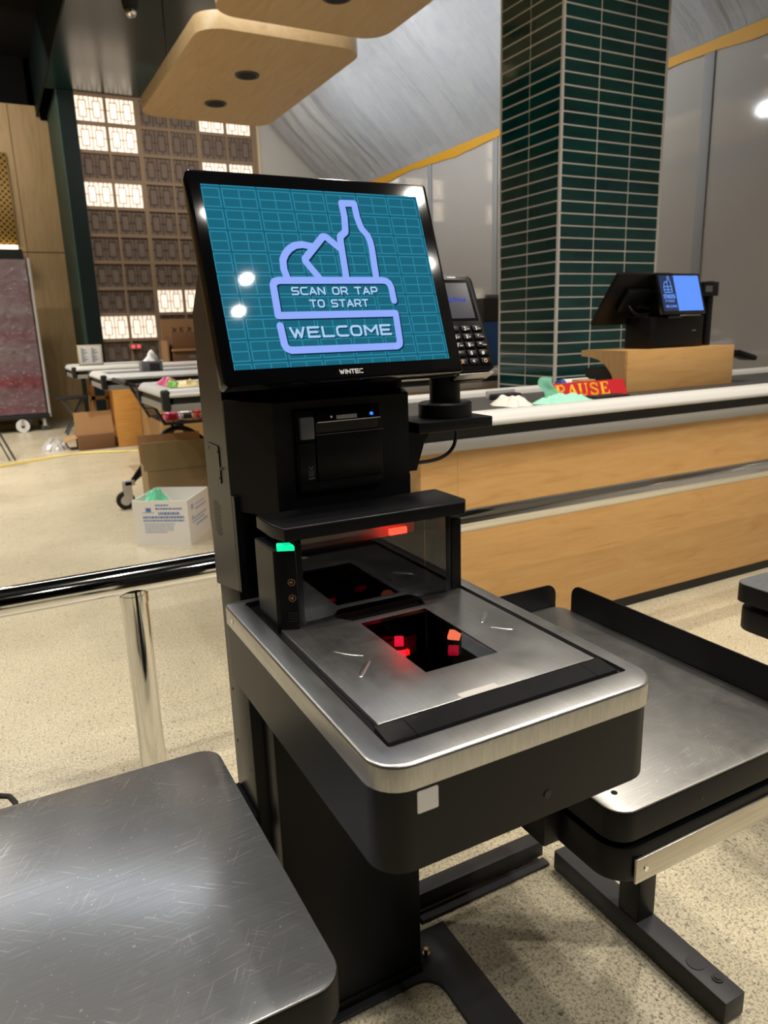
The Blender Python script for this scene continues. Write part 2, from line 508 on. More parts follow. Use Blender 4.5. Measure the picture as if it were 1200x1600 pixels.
class B:
    def __init__(s):
        s.bm = bmesh.new()

    def _bev(s, geom_edges, off, seg=2):
        if off > 0:
            bmesh.ops.bevel(s.bm, geom=list(geom_edges), offset=off, segments=seg, affect='EDGES', profile=0.5)

    def box(s, x0, x1, y0, y1, z0, z1, bev=0.0, seg=2, mtx=None):
        x0, x1 = min(x0, x1), max(x0, x1)
        y0, y1 = min(y0, y1), max(y0, y1)
        z0, z1 = min(z0, z1), max(z0, z1)
        t = bmesh.new()
        vs = [t.verts.new(p) for p in ((x0, y0, z0), (x1, y0, z0), (x1, y1, z0), (x0, y1, z0), (x0, y0, z1), (x1, y0, z1), (x1, y1, z1), (x0, y1, z1))]
        for f in ((0, 3, 2, 1), (4, 5, 6, 7), (0, 1, 5, 4), (1, 2, 6, 5), (2, 3, 7, 6), (3, 0, 4, 7)):
            t.faces.new([vs[i] for i in f])
        if bev > 0:
            bmesh.ops.bevel(t, geom=list(t.edges), offset=min(bev, 0.45 * min(x1 - x0, y1 - y0, z1 - z0)), segments=seg, affect='EDGES', profile=0.5)
        s._merge(t, mtx)
        return s

    def _merge(s, t, mtx=None):
        if mtx is not None:
            bmesh.ops.transform(t, matrix=mtx, verts=t.verts)
        me = bpy.data.meshes.new('t')
        t.to_mesh(me)
        t.free()
        s.bm.from_mesh(me)
        bpy.data.meshes.remove(me)

    def prism(s, pts, a0, a1, axis='z', bev=0.0, seg=2, mtx=None, bev_all=False):
        """extrude a closed 2D outline; axis z: (x,y), axis y: (x,z), axis x: (y,z)"""
        def mp(u, v, w):
            return {'z': (u, v, w), 'y': (u, w, v), 'x': (w, u, v)}[axis]
        t = bmesh.new()
        lo = [t.verts.new(mp(u, v, a0)) for u, v in pts]
        hi = [t.verts.new(mp(u, v, a1)) for u, v in pts]
        n = len(pts)
        t.faces.new(lo)
        top = t.faces.new(hi)
        for i in range(n):
            t.faces.new((lo[i], lo[(i + 1) % n], hi[(i + 1) % n], hi[i]))
        bmesh.ops.recalc_face_normals(t, faces=t.faces)
        if bev > 0:
            es = [e for e in t.edges if (e.verts[0] in hi) == (e.verts[1] in hi)]
            if not bev_all:
                es = [e for e in es if e.verts[0] in hi]
            bmesh.ops.bevel(t, geom=es, offset=bev, segments=seg, affect='EDGES', profile=0.5)
        s._merge(t, mtx)
        return s

    def ring(s, outer, inner, z0, z1, bev=0.0, seg=3):
        """flat ring between two outlines with equal point counts"""
        t = bmesh.new()
        n = len(outer)
        ol = [t.verts.new((x, y, z0)) for x, y in outer]
        oh = [t.verts.new((x, y, z1)) for x, y in outer]
        il = [t.verts.new((x, y, z0)) for x, y in inner]
        ih = [t.verts.new((x, y, z1)) for x, y in inner]
        for i in range(n):
            j = (i + 1) % n
            t.faces.new((ol[i], ol[j], oh[j], oh[i]))
            t.faces.new((il[j], il[i], ih[i], ih[j]))
            t.faces.new((oh[i], oh[j], ih[j], ih[i]))
            t.faces.new((ol[j], ol[i], il[i], il[j]))
        bmesh.ops.recalc_face_normals(t, faces=t.faces)
        if bev > 0:
            es = [e for e in t.edges if e.verts[0] in oh and e.verts[1] in oh]
            bmesh.ops.bevel(t, geom=es, offset=bev, segments=seg, affect='EDGES', profile=0.5)
        s._merge(t)
        return s

    def cyl(s, p0, p1, r0, r1=None, n=20, caps=True):
        r1 = r0 if r1 is None else r1
        p0, p1 = Vector(p0), Vector(p1)
        d = p1 - p0
        q = d.to_track_quat('Z', 'Y').to_matrix().to_4x4()
        t = bmesh.new()
        bmesh.ops.create_cone(t, cap_ends=caps, segments=n, radius1=r0, radius2=r1, depth=d.length)
        s._merge(t, Matrix.Translation((p0 + p1) / 2) @ q)
        return s

    def tube(s, pts, r, n=12, smooth_path=0):
        pts = [Vector(p) for p in pts]
        for _ in range(smooth_path):
            q = [pts[0]]
            for a, b in zip(pts, pts[1:]):
                q += [a * 0.75 + b * 0.25, a * 0.25 + b * 0.75]
            q.append(pts[-1])
            pts = q
        t = bmesh.new()
        rings = []
        nrm = None
        for i, p in enumerate(pts):
            d = (pts[min(i + 1, len(pts) - 1)] - pts[max(i - 1, 0)]).normalized()
            if nrm is None:
                nrm = d.orthogonal().normalized()
            nrm = (nrm - d * nrm.dot(d)).normalized()
            bn = d.cross(nrm)
            rr = r[i] if isinstance(r, (list, tuple)) else r
            rings.append([t.verts.new(p + (nrm * math.cos(2 * math.pi * k / n) + bn * math.sin(2 * math.pi * k / n)) * rr) for k in range(n)])
        for a, b in zip(rings, rings[1:]):
            for k in range(n):
                t.faces.new((a[k], a[(k + 1) % n], b[(k + 1) % n], b[k]))
        t.faces.new(rings[0][::-1])
        t.faces.new(rings[-1])
        s._merge(t)
        return s

    def grid(s, nx, ny, f, thick=0.0):
        t = bmesh.new()
        v = [[t.verts.new(f(i / nx, j / ny)) for j in range(ny + 1)] for i in range(nx + 1)]
        for i in range(nx):
            for j in range(ny):
                t.faces.new((v[i][j], v[i + 1][j], v[i + 1][j + 1], v[i][j + 1]))
        if thick:
            bmesh.ops.solidify(t, geom=list(t.faces), thickness=thick)
        s._merge(t)
        return s

    def ribbon(s, pts, w, org, ur, uu, nrm, lift=0.0, cap=True, closed=False):
        """a flat painted stroke with round joints laid in a plane"""
        P = [Vector(p) for p in pts]
        if closed:
            P.append(P[0])

        def at(q):
            return s.bm.verts.new(org + ur * q.x + uu * q.y + nrm * lift)
        for a, b in zip(P, P[1:]):
            d = (b - a)
            if d.length < 1e-7:
                continue
            d.normalize()
            n = Vector((-d.y, d.x)) * w / 2
            s.bm.faces.new([at(q) for q in (a - n, b - n, b + n, a + n)])
        ks = P if cap else P[1:-1]
        for q in ks:
            s.bm.faces.new([at(q + Vector((math.cos(k * math.pi / 6), math.sin(k * math.pi / 6))) * w / 2) for k in range(12)])
        return s


def rrect(x0, x1, y0, y1, r=(0, 0, 0, 0), n=6):
    """rounded rectangle outline; r = radii at (x0,y0),(x1,y0),(x1,y1),(x0,y1)"""
    if not isinstance(r, (tuple, list)):
        r = (r,) * 4
    out = []
    for (cx, cy, sx, sy, a0), rad in zip(((x0, y0, 1, 1, 180), (x1, y0, -1, 1, 270), (x1, y1, -1, -1, 0), (x0, y1, 1, -1, 90)), r):
        ox, oy = cx + sx * rad, cy + sy * rad
        for k in range(n + 1):
            a = math.radians(a0 + 90 * k / n)
            rr = max(rad, 1e-5)
            ox2, oy2 = cx + sx * rr, cy + sy * rr
            out.append((ox2 + rr * math.cos(a), oy2 + rr * math.sin(a)))
    return out


def smooth(me, ang=35):
    for p in me.polygons:
        p.use_smooth = True
    try:
        me.set_sharp_from_angle(angle=math.radians(ang))
    except Exception:
        pass


def org_of(o):
    v = Vector(o.location)
    p = o.parent
    while p:
        v += Vector(p.location)
        p = p.parent
    return v


def mk(name, b, m, parent=None, loc=None, ang=35, label=None):
    """link the collected shapes as ONE mesh object; shapes are in world metres"""
    base = Vector((0, 0, 0))
    if loc is not None:
        base = Vector(loc)
    bm = b.bm
    par = org_of(parent) if parent else Vector((0, 0, 0))
    o_world = base if loc is not None else par
    bmesh.ops.translate(bm, vec=-o_world, verts=bm.verts)
    me = bpy.data.meshes.new(name)
    bm.to_mesh(me)
    bm.free()
    smooth(me, ang)
    ml = m if isinstance(m, (list, tuple)) else [m]
    for q in ml:
        me.materials.append(MAT[q] if isinstance(q, str) else q)
    o = bpy.data.objects.new(name, me)
    COL.objects.link(o)
    o.location = o_world - par
    if parent:
        o.parent = parent
    if label:
        o['label'] = label
    return o


def thing(name, label, cat, loc, group=None, kind=None):
    o = bpy.data.objects.new(name, None)
    o.empty_display_size = 0.05
    o.location = loc
    COL.objects.link(o)
    tag(o, label, cat, group, kind)
    return o


def tag(o, label, cat, group=None, kind=None):
    o['label'] = label
    o['category'] = cat
    if group:
        o['group'] = group
    if kind:
        o['kind'] = kind
    return o


def struct(name, b, m, label=None, cat=None, ang=35):
    o = mk(name, b, m, ang=ang)
    o['kind'] = 'structure'
    if label:
        o['label'] = label
        o['category'] = cat
    return o


def text_bm(body, size, ext=0.0, shear=0.0, bold=0.0, align='LEFT', sx=1.0):
    cu = bpy.data.curves.new('txt', 'FONT')
    cu.body = body
    cu.size = size
    cu.extrude = ext
    cu.shear = shear
    cu.offset = bold
    cu.align_x = align
    ob = bpy.data.objects.new('txt', cu)
    COL.objects.link(ob)
    dg = bpy.context.evaluated_depsgraph_get()
    me = bpy.data.meshes.new_from_object(ob.evaluated_get(dg))
    b = B()
    b.bm.from_mesh(me)
    if sx != 1.0:
        bmesh.ops.scale(b.bm, vec=(sx, 1, 1), verts=b.bm.verts)
    bpy.data.objects.remove(ob)
    bpy.data.curves.remove(cu)
    bpy.data.meshes.remove(me)
    return b


def place(b, org, ur, uu):
    ur, uu = Vector(ur).normalized(), Vector(uu).normalized()
    n = ur.cross(uu)
    o = Vector(org)
    m = Matrix(((ur.x, uu.x, n.x, o.x), (ur.y, uu.y, n.y, o.y), (ur.z, uu.z, n.z, o.z), (0, 0, 0, 1)))
    bmesh.ops.transform(b.bm, matrix=m, verts=b.bm.verts)
    return b


# a small stroke alphabet on a 1 x 1 cell, wide rounded shapes
def arc(cx, cy, rx, ry, a0, a1, n=5):
    return [(cx + rx * math.cos(math.radians(a0 + (a1 - a0) * k / n)), cy + ry * math.sin(math.radians(a0 + (a1 - a0) * k / n))) for k in range(n + 1)]


def bowl(a):
    return a


STROKES = {
    'S': [[(1, 1)] + [(0.2, 1)] + arc(0.2, 0.75, 0.2, 0.25, 90, 270) + [(0.8, 0.5)] + arc(0.8, 0.25, 0.2, 0.25, 90, -90) + [(0, 0)]],
    'C': [[(1, 1), (0.3, 1)] + arc(0.3, 0.65, 0.3, 0.35, 90, 180) + arc(0.3, 0.35, 0.3, 0.35, 180, 270) + [(1, 0)]],
    'A': [[(0, 0), (0.5, 1), (1, 0)], [(0.28, 0.28), (0.72, 0.28)]],
    'N': [[(0, 0), (0, 1), (1, 0), (1, 1)]],
    'O': [arc(0.3, 0.35, 0.3, 0.35, 180, 270) + arc(0.7, 0.35, 0.3, 0.35, 270, 360) + arc(0.7, 0.65, 0.3, 0.35, 0, 90) + arc(0.3, 0.65, 0.3, 0.35, 90, 180) + [(0, 0.35)]],
    'R': [[(0, 0), (0, 1), (0.75, 1)] + arc(0.75, 0.7, 0.25, 0.3, 90, -90) + [(0.1, 0.4)], [(0.6, 0.4), (1, 0)]],
    'T': [[(0, 1), (1, 1)], [(0.5, 1), (0.5, 0)]],
    'P': [[(0, 0), (0, 1), (0.75, 1)] + arc(0.75, 0.68, 0.25, 0.32, 90, -90) + [(0.1, 0.36)]],
    'W': [[(0, 1), (0.27, 0), (0.5, 0.8), (0.73, 0), (1, 1)]],
    'E': [[(1, 1), (0, 1), (0, 0), (1, 0)], [(0, 0.5), (0.85, 0.5)]],
    'L': [[(0, 1), (0, 0), (1, 0)]],
    'M': [[(0, 0), (0, 1), (0.5, 0.35), (1, 1), (1, 0)]],
    'I': [[(0.5, 0), (0.5, 1)]],
    'K': [[(0, 0), (0, 1)], [(1, 1), (0.15, 0.5), (1, 0)]],
    'F': [[(1, 1), (0, 1), (0, 0)], [(0, 0.5), (0.8, 0.5)]],
    'D': [[(0, 0), (0, 1), (0.6, 1)] + arc(0.6, 0.5, 0.4, 0.5, 90, -90) + [(0, 0)]],
    'U': [[(0, 1), (0, 0.35)] + arc(0.3, 0.35, 0.3, 0.35, 180, 270) + arc(0.7, 0.35, 0.3, 0.35, 270, 360) + [(1, 1)]],
}


def write(b, text, u0, v0, width, height, w, org, ur, uu, nrm, lift, gap=0.32):
    """stroke lettering that fills width x height from (u0, v0)"""
    units = sum((0.55 if c == ' ' else (0.3 if c == 'I' else (1.25 if c in 'WM' else 1.0))) for c in text) + gap * (len(text) - 1)
    k = width / units
    x = u0
    for c in text:
        cw = (0.55 if c == ' ' else (0.3 if c == 'I' else (1.25 if c in 'WM' else 1.0))) * k
        for st in STROKES.get(c, []):
            b.ribbon([(x + px * cw, v0 + py * height) for px, py in st], w, org, ur, uu, nrm, lift)
        x += cw + gap * k
    return b


# ------------------------------------------------------------------ room
struct('floor', B().box(-7, 5.2, -6, 13.0, -0.1, 0), 'floor')
struct('ceiling', B().box(-7, 5.4, -6, 13.0, 5.0, 5.1), 'dark_ceiling')
struct('wall_left', B().box(-7.15, -7, -6, 13.0, 0, 5.0), 'timber_wall')
struct('wall_rear', B().box(-7, 5.2, -6.15, -6, 0, 5.0), 'dark_ceiling')

# grey sheet wall on the right with seams and taped top
XW = 5.06
b = B()
b.box(XW, XW + 0.12, -6, 11.0, 0, 3.17)
b.box(XW, XW + 0.12, -6, 11.0, 3.17, 5.0)
struct('wall_right', b, 'panelwall')
b = B()
for k in range(-6, 6):
    y = 4.2 + 1.33 * k
    if y < 10.9:
        b.box(XW - 0.014, XW - 0.001, y - 0.045, y + 0.045, 0, 3.16, 0.005)
struct('trim_1', b, 'joint', 'pale grey vertical joint strips of the sheet wall', 'trim')
b = B()
edge = [(-5.9, 3.19)]
pts = []
yy = -5.9
while yy < 10.9:
    pts.append((yy, 3.115 + 0.018 * math.sin(yy * 3.1) + 0.012 * noise.noise((yy * 4, 0, 0))))
    yy += 0.07
pts += [(10.9, 3.2), (-5.9, 3.2)]
b.prism(pts, XW - 0.018, XW - 0.015, 'x')
tag(mk('masking_tape', b, 'tape'), 'yellow masking tape band along the top of the grey sheet wall', 'tape')

# wrinkled dust sheet from the tape up to the ceiling
prof = [(5.06, 3.19), (4.92, 3.32), (4.62, 3.58), (4.2, 3.95), (3.93, 4.24)]


def sheet(u, v):
    s = u * (len(prof) - 1)
    i = min(int(s), len(prof) - 2)
    f = s - i
    x = prof[i][0] * (1 - f) + prof[i + 1][0] * f
    z = prof[i][1] * (1 - f) + prof[i + 1][1] * f
    y = -2 + 12.95 * v
    a = min(1, u * 8) * min(1, (1 - u) * 6)
    d = 0.05 * noise.noise((x * 1.2, y * 0.8, 3)) + 0.028 * noise.noise((x * 1.5 + y * 0.4, y * 5, 7)) + 0.020 * max(0, noise.noise((x * 1.1, y * 0.7, 11)) + 0.2) * noise.noise((x * 2.2, y * 11, 1))
    return (x - d * a * 0.7, y, z - d * a * 0.7 + 0.02 * a)


tag(mk('dust_sheet', B().grid(60, 640, sheet, 0.002), 'film', ang=80), 'milky wrinkled plastic dust sheet draped above the grey sheet wall', 'plastic sheet')

# tiled column
CX0, CX1, CY0, CY1 = 3.04, 3.86, 3.51, 4.08
b = B().box(CX0 + 0.0035, CX1 - 0.0035, CY0 + 0.0035, CY1 - 0.0035, 0, 5.0)
for x in (CX0, CX1 - 0.013):
    b.box(x, x + 0.013, CY0, CY0 + 0.013, 0.02, 4.2)
b.box(CX0, CX0 + 0.013, CY1 - 0.013, CY1, 0.02, 4.2)
struct('column', b, 'grout', 'square column clad in glossy teal tiles with pale grout', 'column')
tb = B()
pitch, z0 = 0.0673, 0.02
rnd = random.Random(3)
nrow = int((4.0 - z0) / pitch)
w3 = (CX1 - CX0 - 0.030) / 3
w2 = (CY1 - CY0 - 0.030) / 2
for r in range(nrow):
    za, zb = z0 + r * pitch + 0.0050, z0 + (r + 1) * pitch - 0.0050
    for c in range(3):
        xa = CX0 + 0.015 + c * w3 + 0.0045
        m = Matrix.Translation((xa, CY0, za)) @ Matrix.Rotation(rnd.uniform(-.004, .004), 4, 'Z') @ Matrix.Rotation(rnd.uniform(-.008, .008), 4, 'X')
        tb.box(0, w3 - 0.009, -0.0005, 0.012, 0, zb - za, 0.002, 1, m)
    for c in range(2):
        ya = CY0 + 0.015 + c * w2 + 0.0045
        m = Matrix.Translation((CX0, ya, za)) @ Matrix.Rotation(rnd.uniform(-.005, .005), 4, 'Z') @ Matrix.Rotation(rnd.uniform(-.010, .010), 4, 'Y')
        tb.box(-0.0005, 0.012, 0, w2 - 0.009, 0, zb - za, 0.002, 1, m)
struct('trim_2', tb, 'tile', 'glossy dark teal tiles covering the square column', 'tiles')

# breeze-block wall at the back
YB = 11.0
b = B()
bx0, bx1 = 1.44, 3.90
cols = [1.447 + 0.80 * c + 0.385 * k for c in range(3) for k in range(2)]
rows = [4.255 - 0.3455 * r for r in range(13)]
bw, bh = 0.355, 0.305
LIT = {(0, 0), (0, 1), (0, 3), (0, 8), (1, 7), (2, 0), (2, 2), (2, 3)}
# solid backing with a grid of mortar bars in front
b.box(bx0 - 0.0, bx1, YB + 0.10, YB + 0.25, 0, 5.0)
zt = 4.28
b.box(bx0, bx1, YB, YB + 0.10, zt - 0.02, zt + 0.7)
for r in range(13):
    z_lo, z_hi = rows[r] - 0.3455, rows[r] - bh
    b.box(bx0, bx1, YB, YB + 0.10, max(0, z_lo), z_hi)
xs = [bx0] + sum([[c, c + bw] for c in cols], []) + [bx1]
for i in range(0, len(xs), 2):
    if xs[i + 1] - xs[i] > 0.002:
        b.box(xs[i], xs[i + 1], YB + 0.001, YB + 0.10, 0, zt)


def fret(bb, x, z, y, t=0.012, d=0.03):
    """the fretwork of one block: two linked upright rectangles"""
    hw = bw / 2
    for k in range(2):
        xa, xb = x + k * hw + 0.042, x + (k + 1) * hw - 0.042
        za, zb = z - bh + 0.055, z - 0.055
        bb.box(xa - t / 2, xa + t / 2, y, y + d, za, zb)
        bb.box(xb - t / 2, xb + t / 2, y, y + d, za, zb)
        bb.box(xa, xb, y, y + d, za - t / 2, za + t / 2)
        bb.box(xa, xb, y, y + d, zb - t / 2, zb + t / 2)
        mx = (xa + xb) / 2
        bb.box(mx - t / 2, mx + t / 2, y, y + d, z - bh, za)
        bb.box(mx - 0.03, mx - 0.03 + t, y, y + d, zb, z)
        bb.box(mx + 0.03 - t, mx + 0.03, y, y + d, zb, z)
        zm = z - bh / 2
        bb.box(x + k * hw, xa, y, y + d, zm - t / 2, zm + t / 2)
        bb.box(xb, x + (k + 1) * hw, y, y + d, zm - t / 2, zm + t / 2)
    bb.box(x + hw - t / 2, x + hw + t / 2, y, y + d, z - bh, z)


pb, fb0 = B(), B()
for ci, c in enumerate(cols):
    for r in range(13):
        if (ci // 2, r) not in LIT and rows[r] - bh > -0.02:
            pb.box(c, c + bw, YB + 0.035, YB + 0.10, rows[r] - bh, rows[r])
            fret(fb0, c, rows[r], YB + 0.022, 0.012, 0.014)
struct('wall_back', b, 'taupe')
struct('trim_8', pb, 'taupe_dark')
struct('trim_9', fb0, 'taupe_line')
b = B().box(3.86, 3.90, YB - 0.03, YB - 0.001, 0, 4.28)
struct('trim_3', b, 'cream', 'cream edge strip at the right end of the breeze-block wall', 'trim')
struct('wall_back_right', B().box(3.90, 5.06, YB, YB + 0.25, 0, 5.0), 'panelwall')

row_word = {0: 'top row', 1: 'second row', 2: 'third row', 3: 'fourth row', 7: 'eighth row', 8: 'lowest lit row'}
col_word = {0: 'green pier side', 1: 'middle', 2: 'right end'}
side_word = {0: 'left', 1: 'right'}
first = None
for ci, c in enumerate(cols):
    for r in range(13):
        if (ci // 2, r) in LIT:
            pos = (c + bw / 2, YB + 0.05, rows[r] - bh / 2)
            label = 'lit fretwork block, %s of a pair, %s, %s' % (side_word[ci % 2], row_word[r], col_word[ci // 2])
            if first is None:
                first = thing('fretwork_light', label, 'wall light', pos, 'lit fretwork blocks in the back wall')
                mk('diffuser', B().box(c + 0.002, c + bw - 0.002, YB + 0.045, YB + 0.06, rows[r] - bh + 0.002, rows[r] - 0.002, 0.01), 'lit', first)
                fb = B()
                fret(fb, c, rows[r], YB + 0.03, 0.0075, 0.014)
                mk('fretwork', fb, 'fret', first)
            else:
                o = first.copy()
                COL.objects.link(o)
                o.location = pos
                o['label'] = label
                for ch in first.children:
                    q = ch.copy()
                    COL.objects.link(q)
                    q.parent = o

# green pier, green soffit and timber wall at the left
struct('trim_4', B().box(1.24, 1.44, YB - 0.02, 12.3, 0, 4.28), 'green_paint', 'dark green pier left of the breeze-block wall', 'pier')
struct('trim_5', B().box(1.222, 1.239, YB - 0.02, 12.3, 0, 4.28), 'green_light', 'sage green reveal on the side of the dark green pier', 'reveal')
struct('ceiling_soffit', B().box(1.10, 3.9, 4.0, 11.0, 4.285, 4.36), 'green_gloss')
struct('trim_6', B().box(1.08, 1.099, 4.0, 12.3, 4.26, 4.95), 'green_paint', 'dark green fascia beside the black ceiling void', 'fascia')
b = B().box(-7, 1.13, 12.3, 12.45, 0, 4.40)
b.box(1.13, 1.222, 12.3, 12.45, 0, 4.22)
struct('wall_back_left', b, 'timber_wall')
b = B().box(-7, 1.222, 12.31, 12.45, 4.401, 5.0)
b.box(1.0, 1.45, 12.31, 12.45, 4.221, 5.0)
struct('wall_back_upper', b, 'dark_ceiling')
b = B()
for x in (0.72, -0.55):
    b.box(x - 0.004, x + 0.004, 12.293, 12.299, 0, 4.4)
b.box(-7, 1.22, 12.293, 12.299, 2.44, 2.45)
struct('trim_7', b, 'card_dark', 'dark joint strips between the timber wall panels', 'trim')
t = thing('brass_screen', 'perforated brass screen with a lit strip at its foot on the timber wall', 'screen', (0.0, 12.2, 2.5))
mk('mesh_panel', B().box(-1.6, 0.62, 12.24, 12.285, 2.5, 3.75, 0.004), 'perf', t)
mk('strip_light', B().box(-1.6, 0.60, 12.16, 12.23, 2.46, 2.52), 'strip_light', t)
mk('black_gap', B().box(-1.6, 0.64, 12.0, 12.29, 2.30, 2.45), 'rubber', t)  # dark block stands in for the black gap below the lit strip

# timber ceiling slabs with downlights


def slab(label, x0, x1, y0, y1, lights, dots):
    t = thing('ceiling_panel', label, 'ceiling panel', ((x0 + x1) / 2, (y0 + y1) / 2, 3.3), 'rounded timber ceiling panels')
    mk('panel', B().prism(rrect(x0, x1, y0, y1, 0.2, 8), 3.3, 3.42, 'z', 0.004), 'timber_ceiling', t)
    for x in (x0 + 0.25, x1 - 0.25):
        for y in (y0 + 0.3, y1 - 0.3):
            mk('hanger_rod', B().cyl((x, y, 3.42), (x, y, 4.285), 0.006, n=8), 'rubber', t)
    for x, y, lb in lights:
        d = thing('recessed_downlight', lb, 'downlight', (x, y, 3.3), 'unlit downlights in the timber panels')
        mk('ring', B().cyl((x, y, 3.288), (x, y, 3.30), 0.098, 0.102, 28), 'greyplastic', d)
        mk('lens', B().cyl((x, y, 3.284), (x, y, 3.289), 0.075, 0.075, 28), 'rubber', d)
    for x, y, lb in dots:
        tag(mk('sprinkler_cap', B().cyl((x, y, 3.290), (x, y, 3.30), 0.035, 0.04, 20), 'timber_ceiling', loc=(x, y, 3.29)), lb, 'sprinkler cap')


slab('rounded timber ceiling panel with two dark downlights, beside the breeze-block wall', 1.63, 2.92, 5.64, 8.0,
     [(2.24, 6.5, 'dark round downlight in the middle of the far timber panel'), (2.21, 7.36, 'dark round downlight nearest the lit blocks in the far timber panel')],
     [(2.03, 6.98, 'small round cap between the two downlights of the far timber panel')])
slab('nearer rounded timber ceiling panel running out of the top of the photo', 1.63, 2.92, 3.05, 5.43,
     [(2.31, 4.85, 'dark round downlight cut by the top edge of the photo in the near timber panel')], [])

# security camera under the green soffit
sx, sy, sz = 1.635, 7.92, 4.285
t = thing('security_camera', 'small black dome camera hanging under the dark green soffit', 'camera', (sx, sy, sz))
mk('mount', B().cyl((sx, sy, sz - 0.05), (sx, sy, sz), 0.075, 0.07, 20), 'green_paint', t)
mk('housing', B().cyl((sx, sy, sz - 0.12), (sx, sy, sz - 0.05), 0.06, 0.08, 20), 'rubber', t)
b = B()
bmesh.ops.create_uvsphere(b.bm, u_segments=16, v_segments=8, radius=0.055, matrix=Matrix.Translation((sx, sy, sz - 0.125)))
mk('dome', b, 'chrome', t)

# ------------------------------------------------------------------ checkout lanes


def counter(y0, label, xs_top, xs_body, x1, front_mat, depth=0.78):
    t = thing('checkout_counter', label, 'checkout counter', ((xs_body + x1) / 2, y0 + 0.4, 0))
    yb = y0 + depth
    mk('carcass', B().box(xs_body, x1, y0, yb - 0.03, 0.045, 0.785), front_mat, t)
    mk('plinth', B().box(xs_body + 0.01, x1, y0 + 0.004, yb - 0.05, 0.0, 0.045), 'rubber', t)
    mk('panel_joint', B().box(xs_body + 0.155, xs_body + 0.157, y0 - 0.0008, y0, 0.05, 0.78), 'oak_pale', t)
    lo = B()
    lo.box(xs_top + 0.03, x1, y0 - 0.022, y0, 0.785, 0.826, 0.003)
    lo.box(xs_top + 0.012, xs_top + 0.03, y0 - 0.022, yb, 0.785, 0.826, 0.003)
    lo.box(xs_top + 0.03, x1, yb - 0.03, yb + 0.02, 0.785, 0.826, 0.003)
    lo.box(xs_top + 0.03, xs_body + 0.02, y0, yb - 0.03, 0.785, 0.80)
    mk('lower_trim', lo, 'greytrim', t)
    gr = B()
    gr.box(xs_top + 0.04, x1, y0 - 0.008, y0 + 0.03, 0.826, 0.866)
    gr.box(xs_top + 0.02, xs_top + 0.06, y0 - 0.008, yb, 0.826, 0.866)
    gr.box(xs_top + 0.04, x1, yb - 0.03, yb + 0.01, 0.826, 0.866)
    mk('groove', gr, 'rubber', t)
    # bumper extrusions, a rounded profile along front, back and end
    pr = [(0.0, 0.864), (-0.030, 0.866), (-0.034, 0.872), (-0.034, 0.884), (-0.029, 0.888), (-0.027, 0.893), (-0.016, 0.906), (0.004, 0.914), (0.03, 0.916), (0.05, 0.910), (0.055, 0.9), (0.055, 0.864)]
    bu = B()
    bu.prism([(y0 + a, z) for a, z in pr], xs_top + 0.035, x1, 'x')
    bu.prism([(yb - a, z) for a, z in pr], xs_top + 0.035, x1, 'x')
    mk('bumper_rail', bu, 'alu_white', t, ang=60)
    eb = B()
    eb.prism([(xs_top + 0.034 + a, z) for a, z in pr], y0 + 0.02, yb - 0.02, 'y')
    mk('end_rail', eb, 'alu_white', t, ang=60)
    for yc in (y0, yb):
        s = -1 if yc == y0 else 1
        mk('corner_cap', B().box(xs_top - 0.004, xs_top + 0.042, yc + s * 0.036, yc - s * 0.03, 0.788, 0.910, 0.012, 3), 'rubber', t)
    mk('belt', B().box(xs_top + 0.08, x1, y0 + 0.05, yb - 0.05, 0.84, 0.885), 'belt', t)
    return t


counter(2.17, 'nearest checkout counter behind the kiosk with oak front and silver bumper edge', 0.86, 1.285, 4.3, 'oak')
counter(4.34, 'second checkout counter, its pale end just left of the kiosk screen', 0.85, 1.27, 4.4, 'oak')
counter(6.50, 'third checkout counter seen behind the one beside the shopping trolley', 0.80, 1.25, 2.9, 'oak', 0.85)
c1 = counter(8.65, 'farthest checkout counter in front of the breeze-block wall, oak end panel showing', 0.78, 1.44, 2.9, 'oak_pale', 0.85)
mk('end_panel', B().box(1.17, 1.44, 8.64, 9.3, 0.0, 0.784, 0.004), 'oak_orange', c1)
b = B()
for yq in (9.0, 9.3):
    b.box(0.98, 1.02, yq, yq + 0.04, 0, 0.784)
b.box(0.98, 1.02, 9.0, 9.34, 0.25, 0.29)
b.box(0.98, 1.02, 9.0, 9.34, 0.52, 0.56)
b.box(1.14, 1.169, 9.0, 9.04, 0, 0.784)
b.box(0.98, 1.169, 9.0, 9.04, 0.52, 0.56)
b.box(0.98, 1.169, 9.0, 9.04, 0.25, 0.29)
mk('support_frame', b, 'card', c1)

# ---- things on the near counter: till hutch and till
ZB = 0.885
t = thing('till_hutch', 'oak till stand with a curved end bracket on the near checkout counter', 'till stand', (3.0, 2.6, ZB))
mk('front_board', B().box(2.65, 3.40, 2.55, 2.57, ZB, 1.082, 0.002), 'oak', t)
mk('top_board', B().box(2.67, 3.38, 2.57, 2.86, 1.062, 1.080), 'oak', t)
pts = [(2.57, ZB), (2.57, 1.08), (2.86, 1.08), (2.86, 1.05), (2.80, 1.047), (2.74, 1.035), (2.69, 1.008), (2.652, 0.97), (2.632, 0.93), (2.625, ZB)]
mk('end_bracket', B().prism(pts, 2.65, 2.67, 'x'), 'oak_pale', t)
mk('end_bracket', B().prism(pts, 3.38, 3.40, 'x'), 'oak_pale', t)
mk('dark_shelf', B().box(2.672, 3.378, 2.66, 2.85, ZB, 0.99), 'rubber', t)

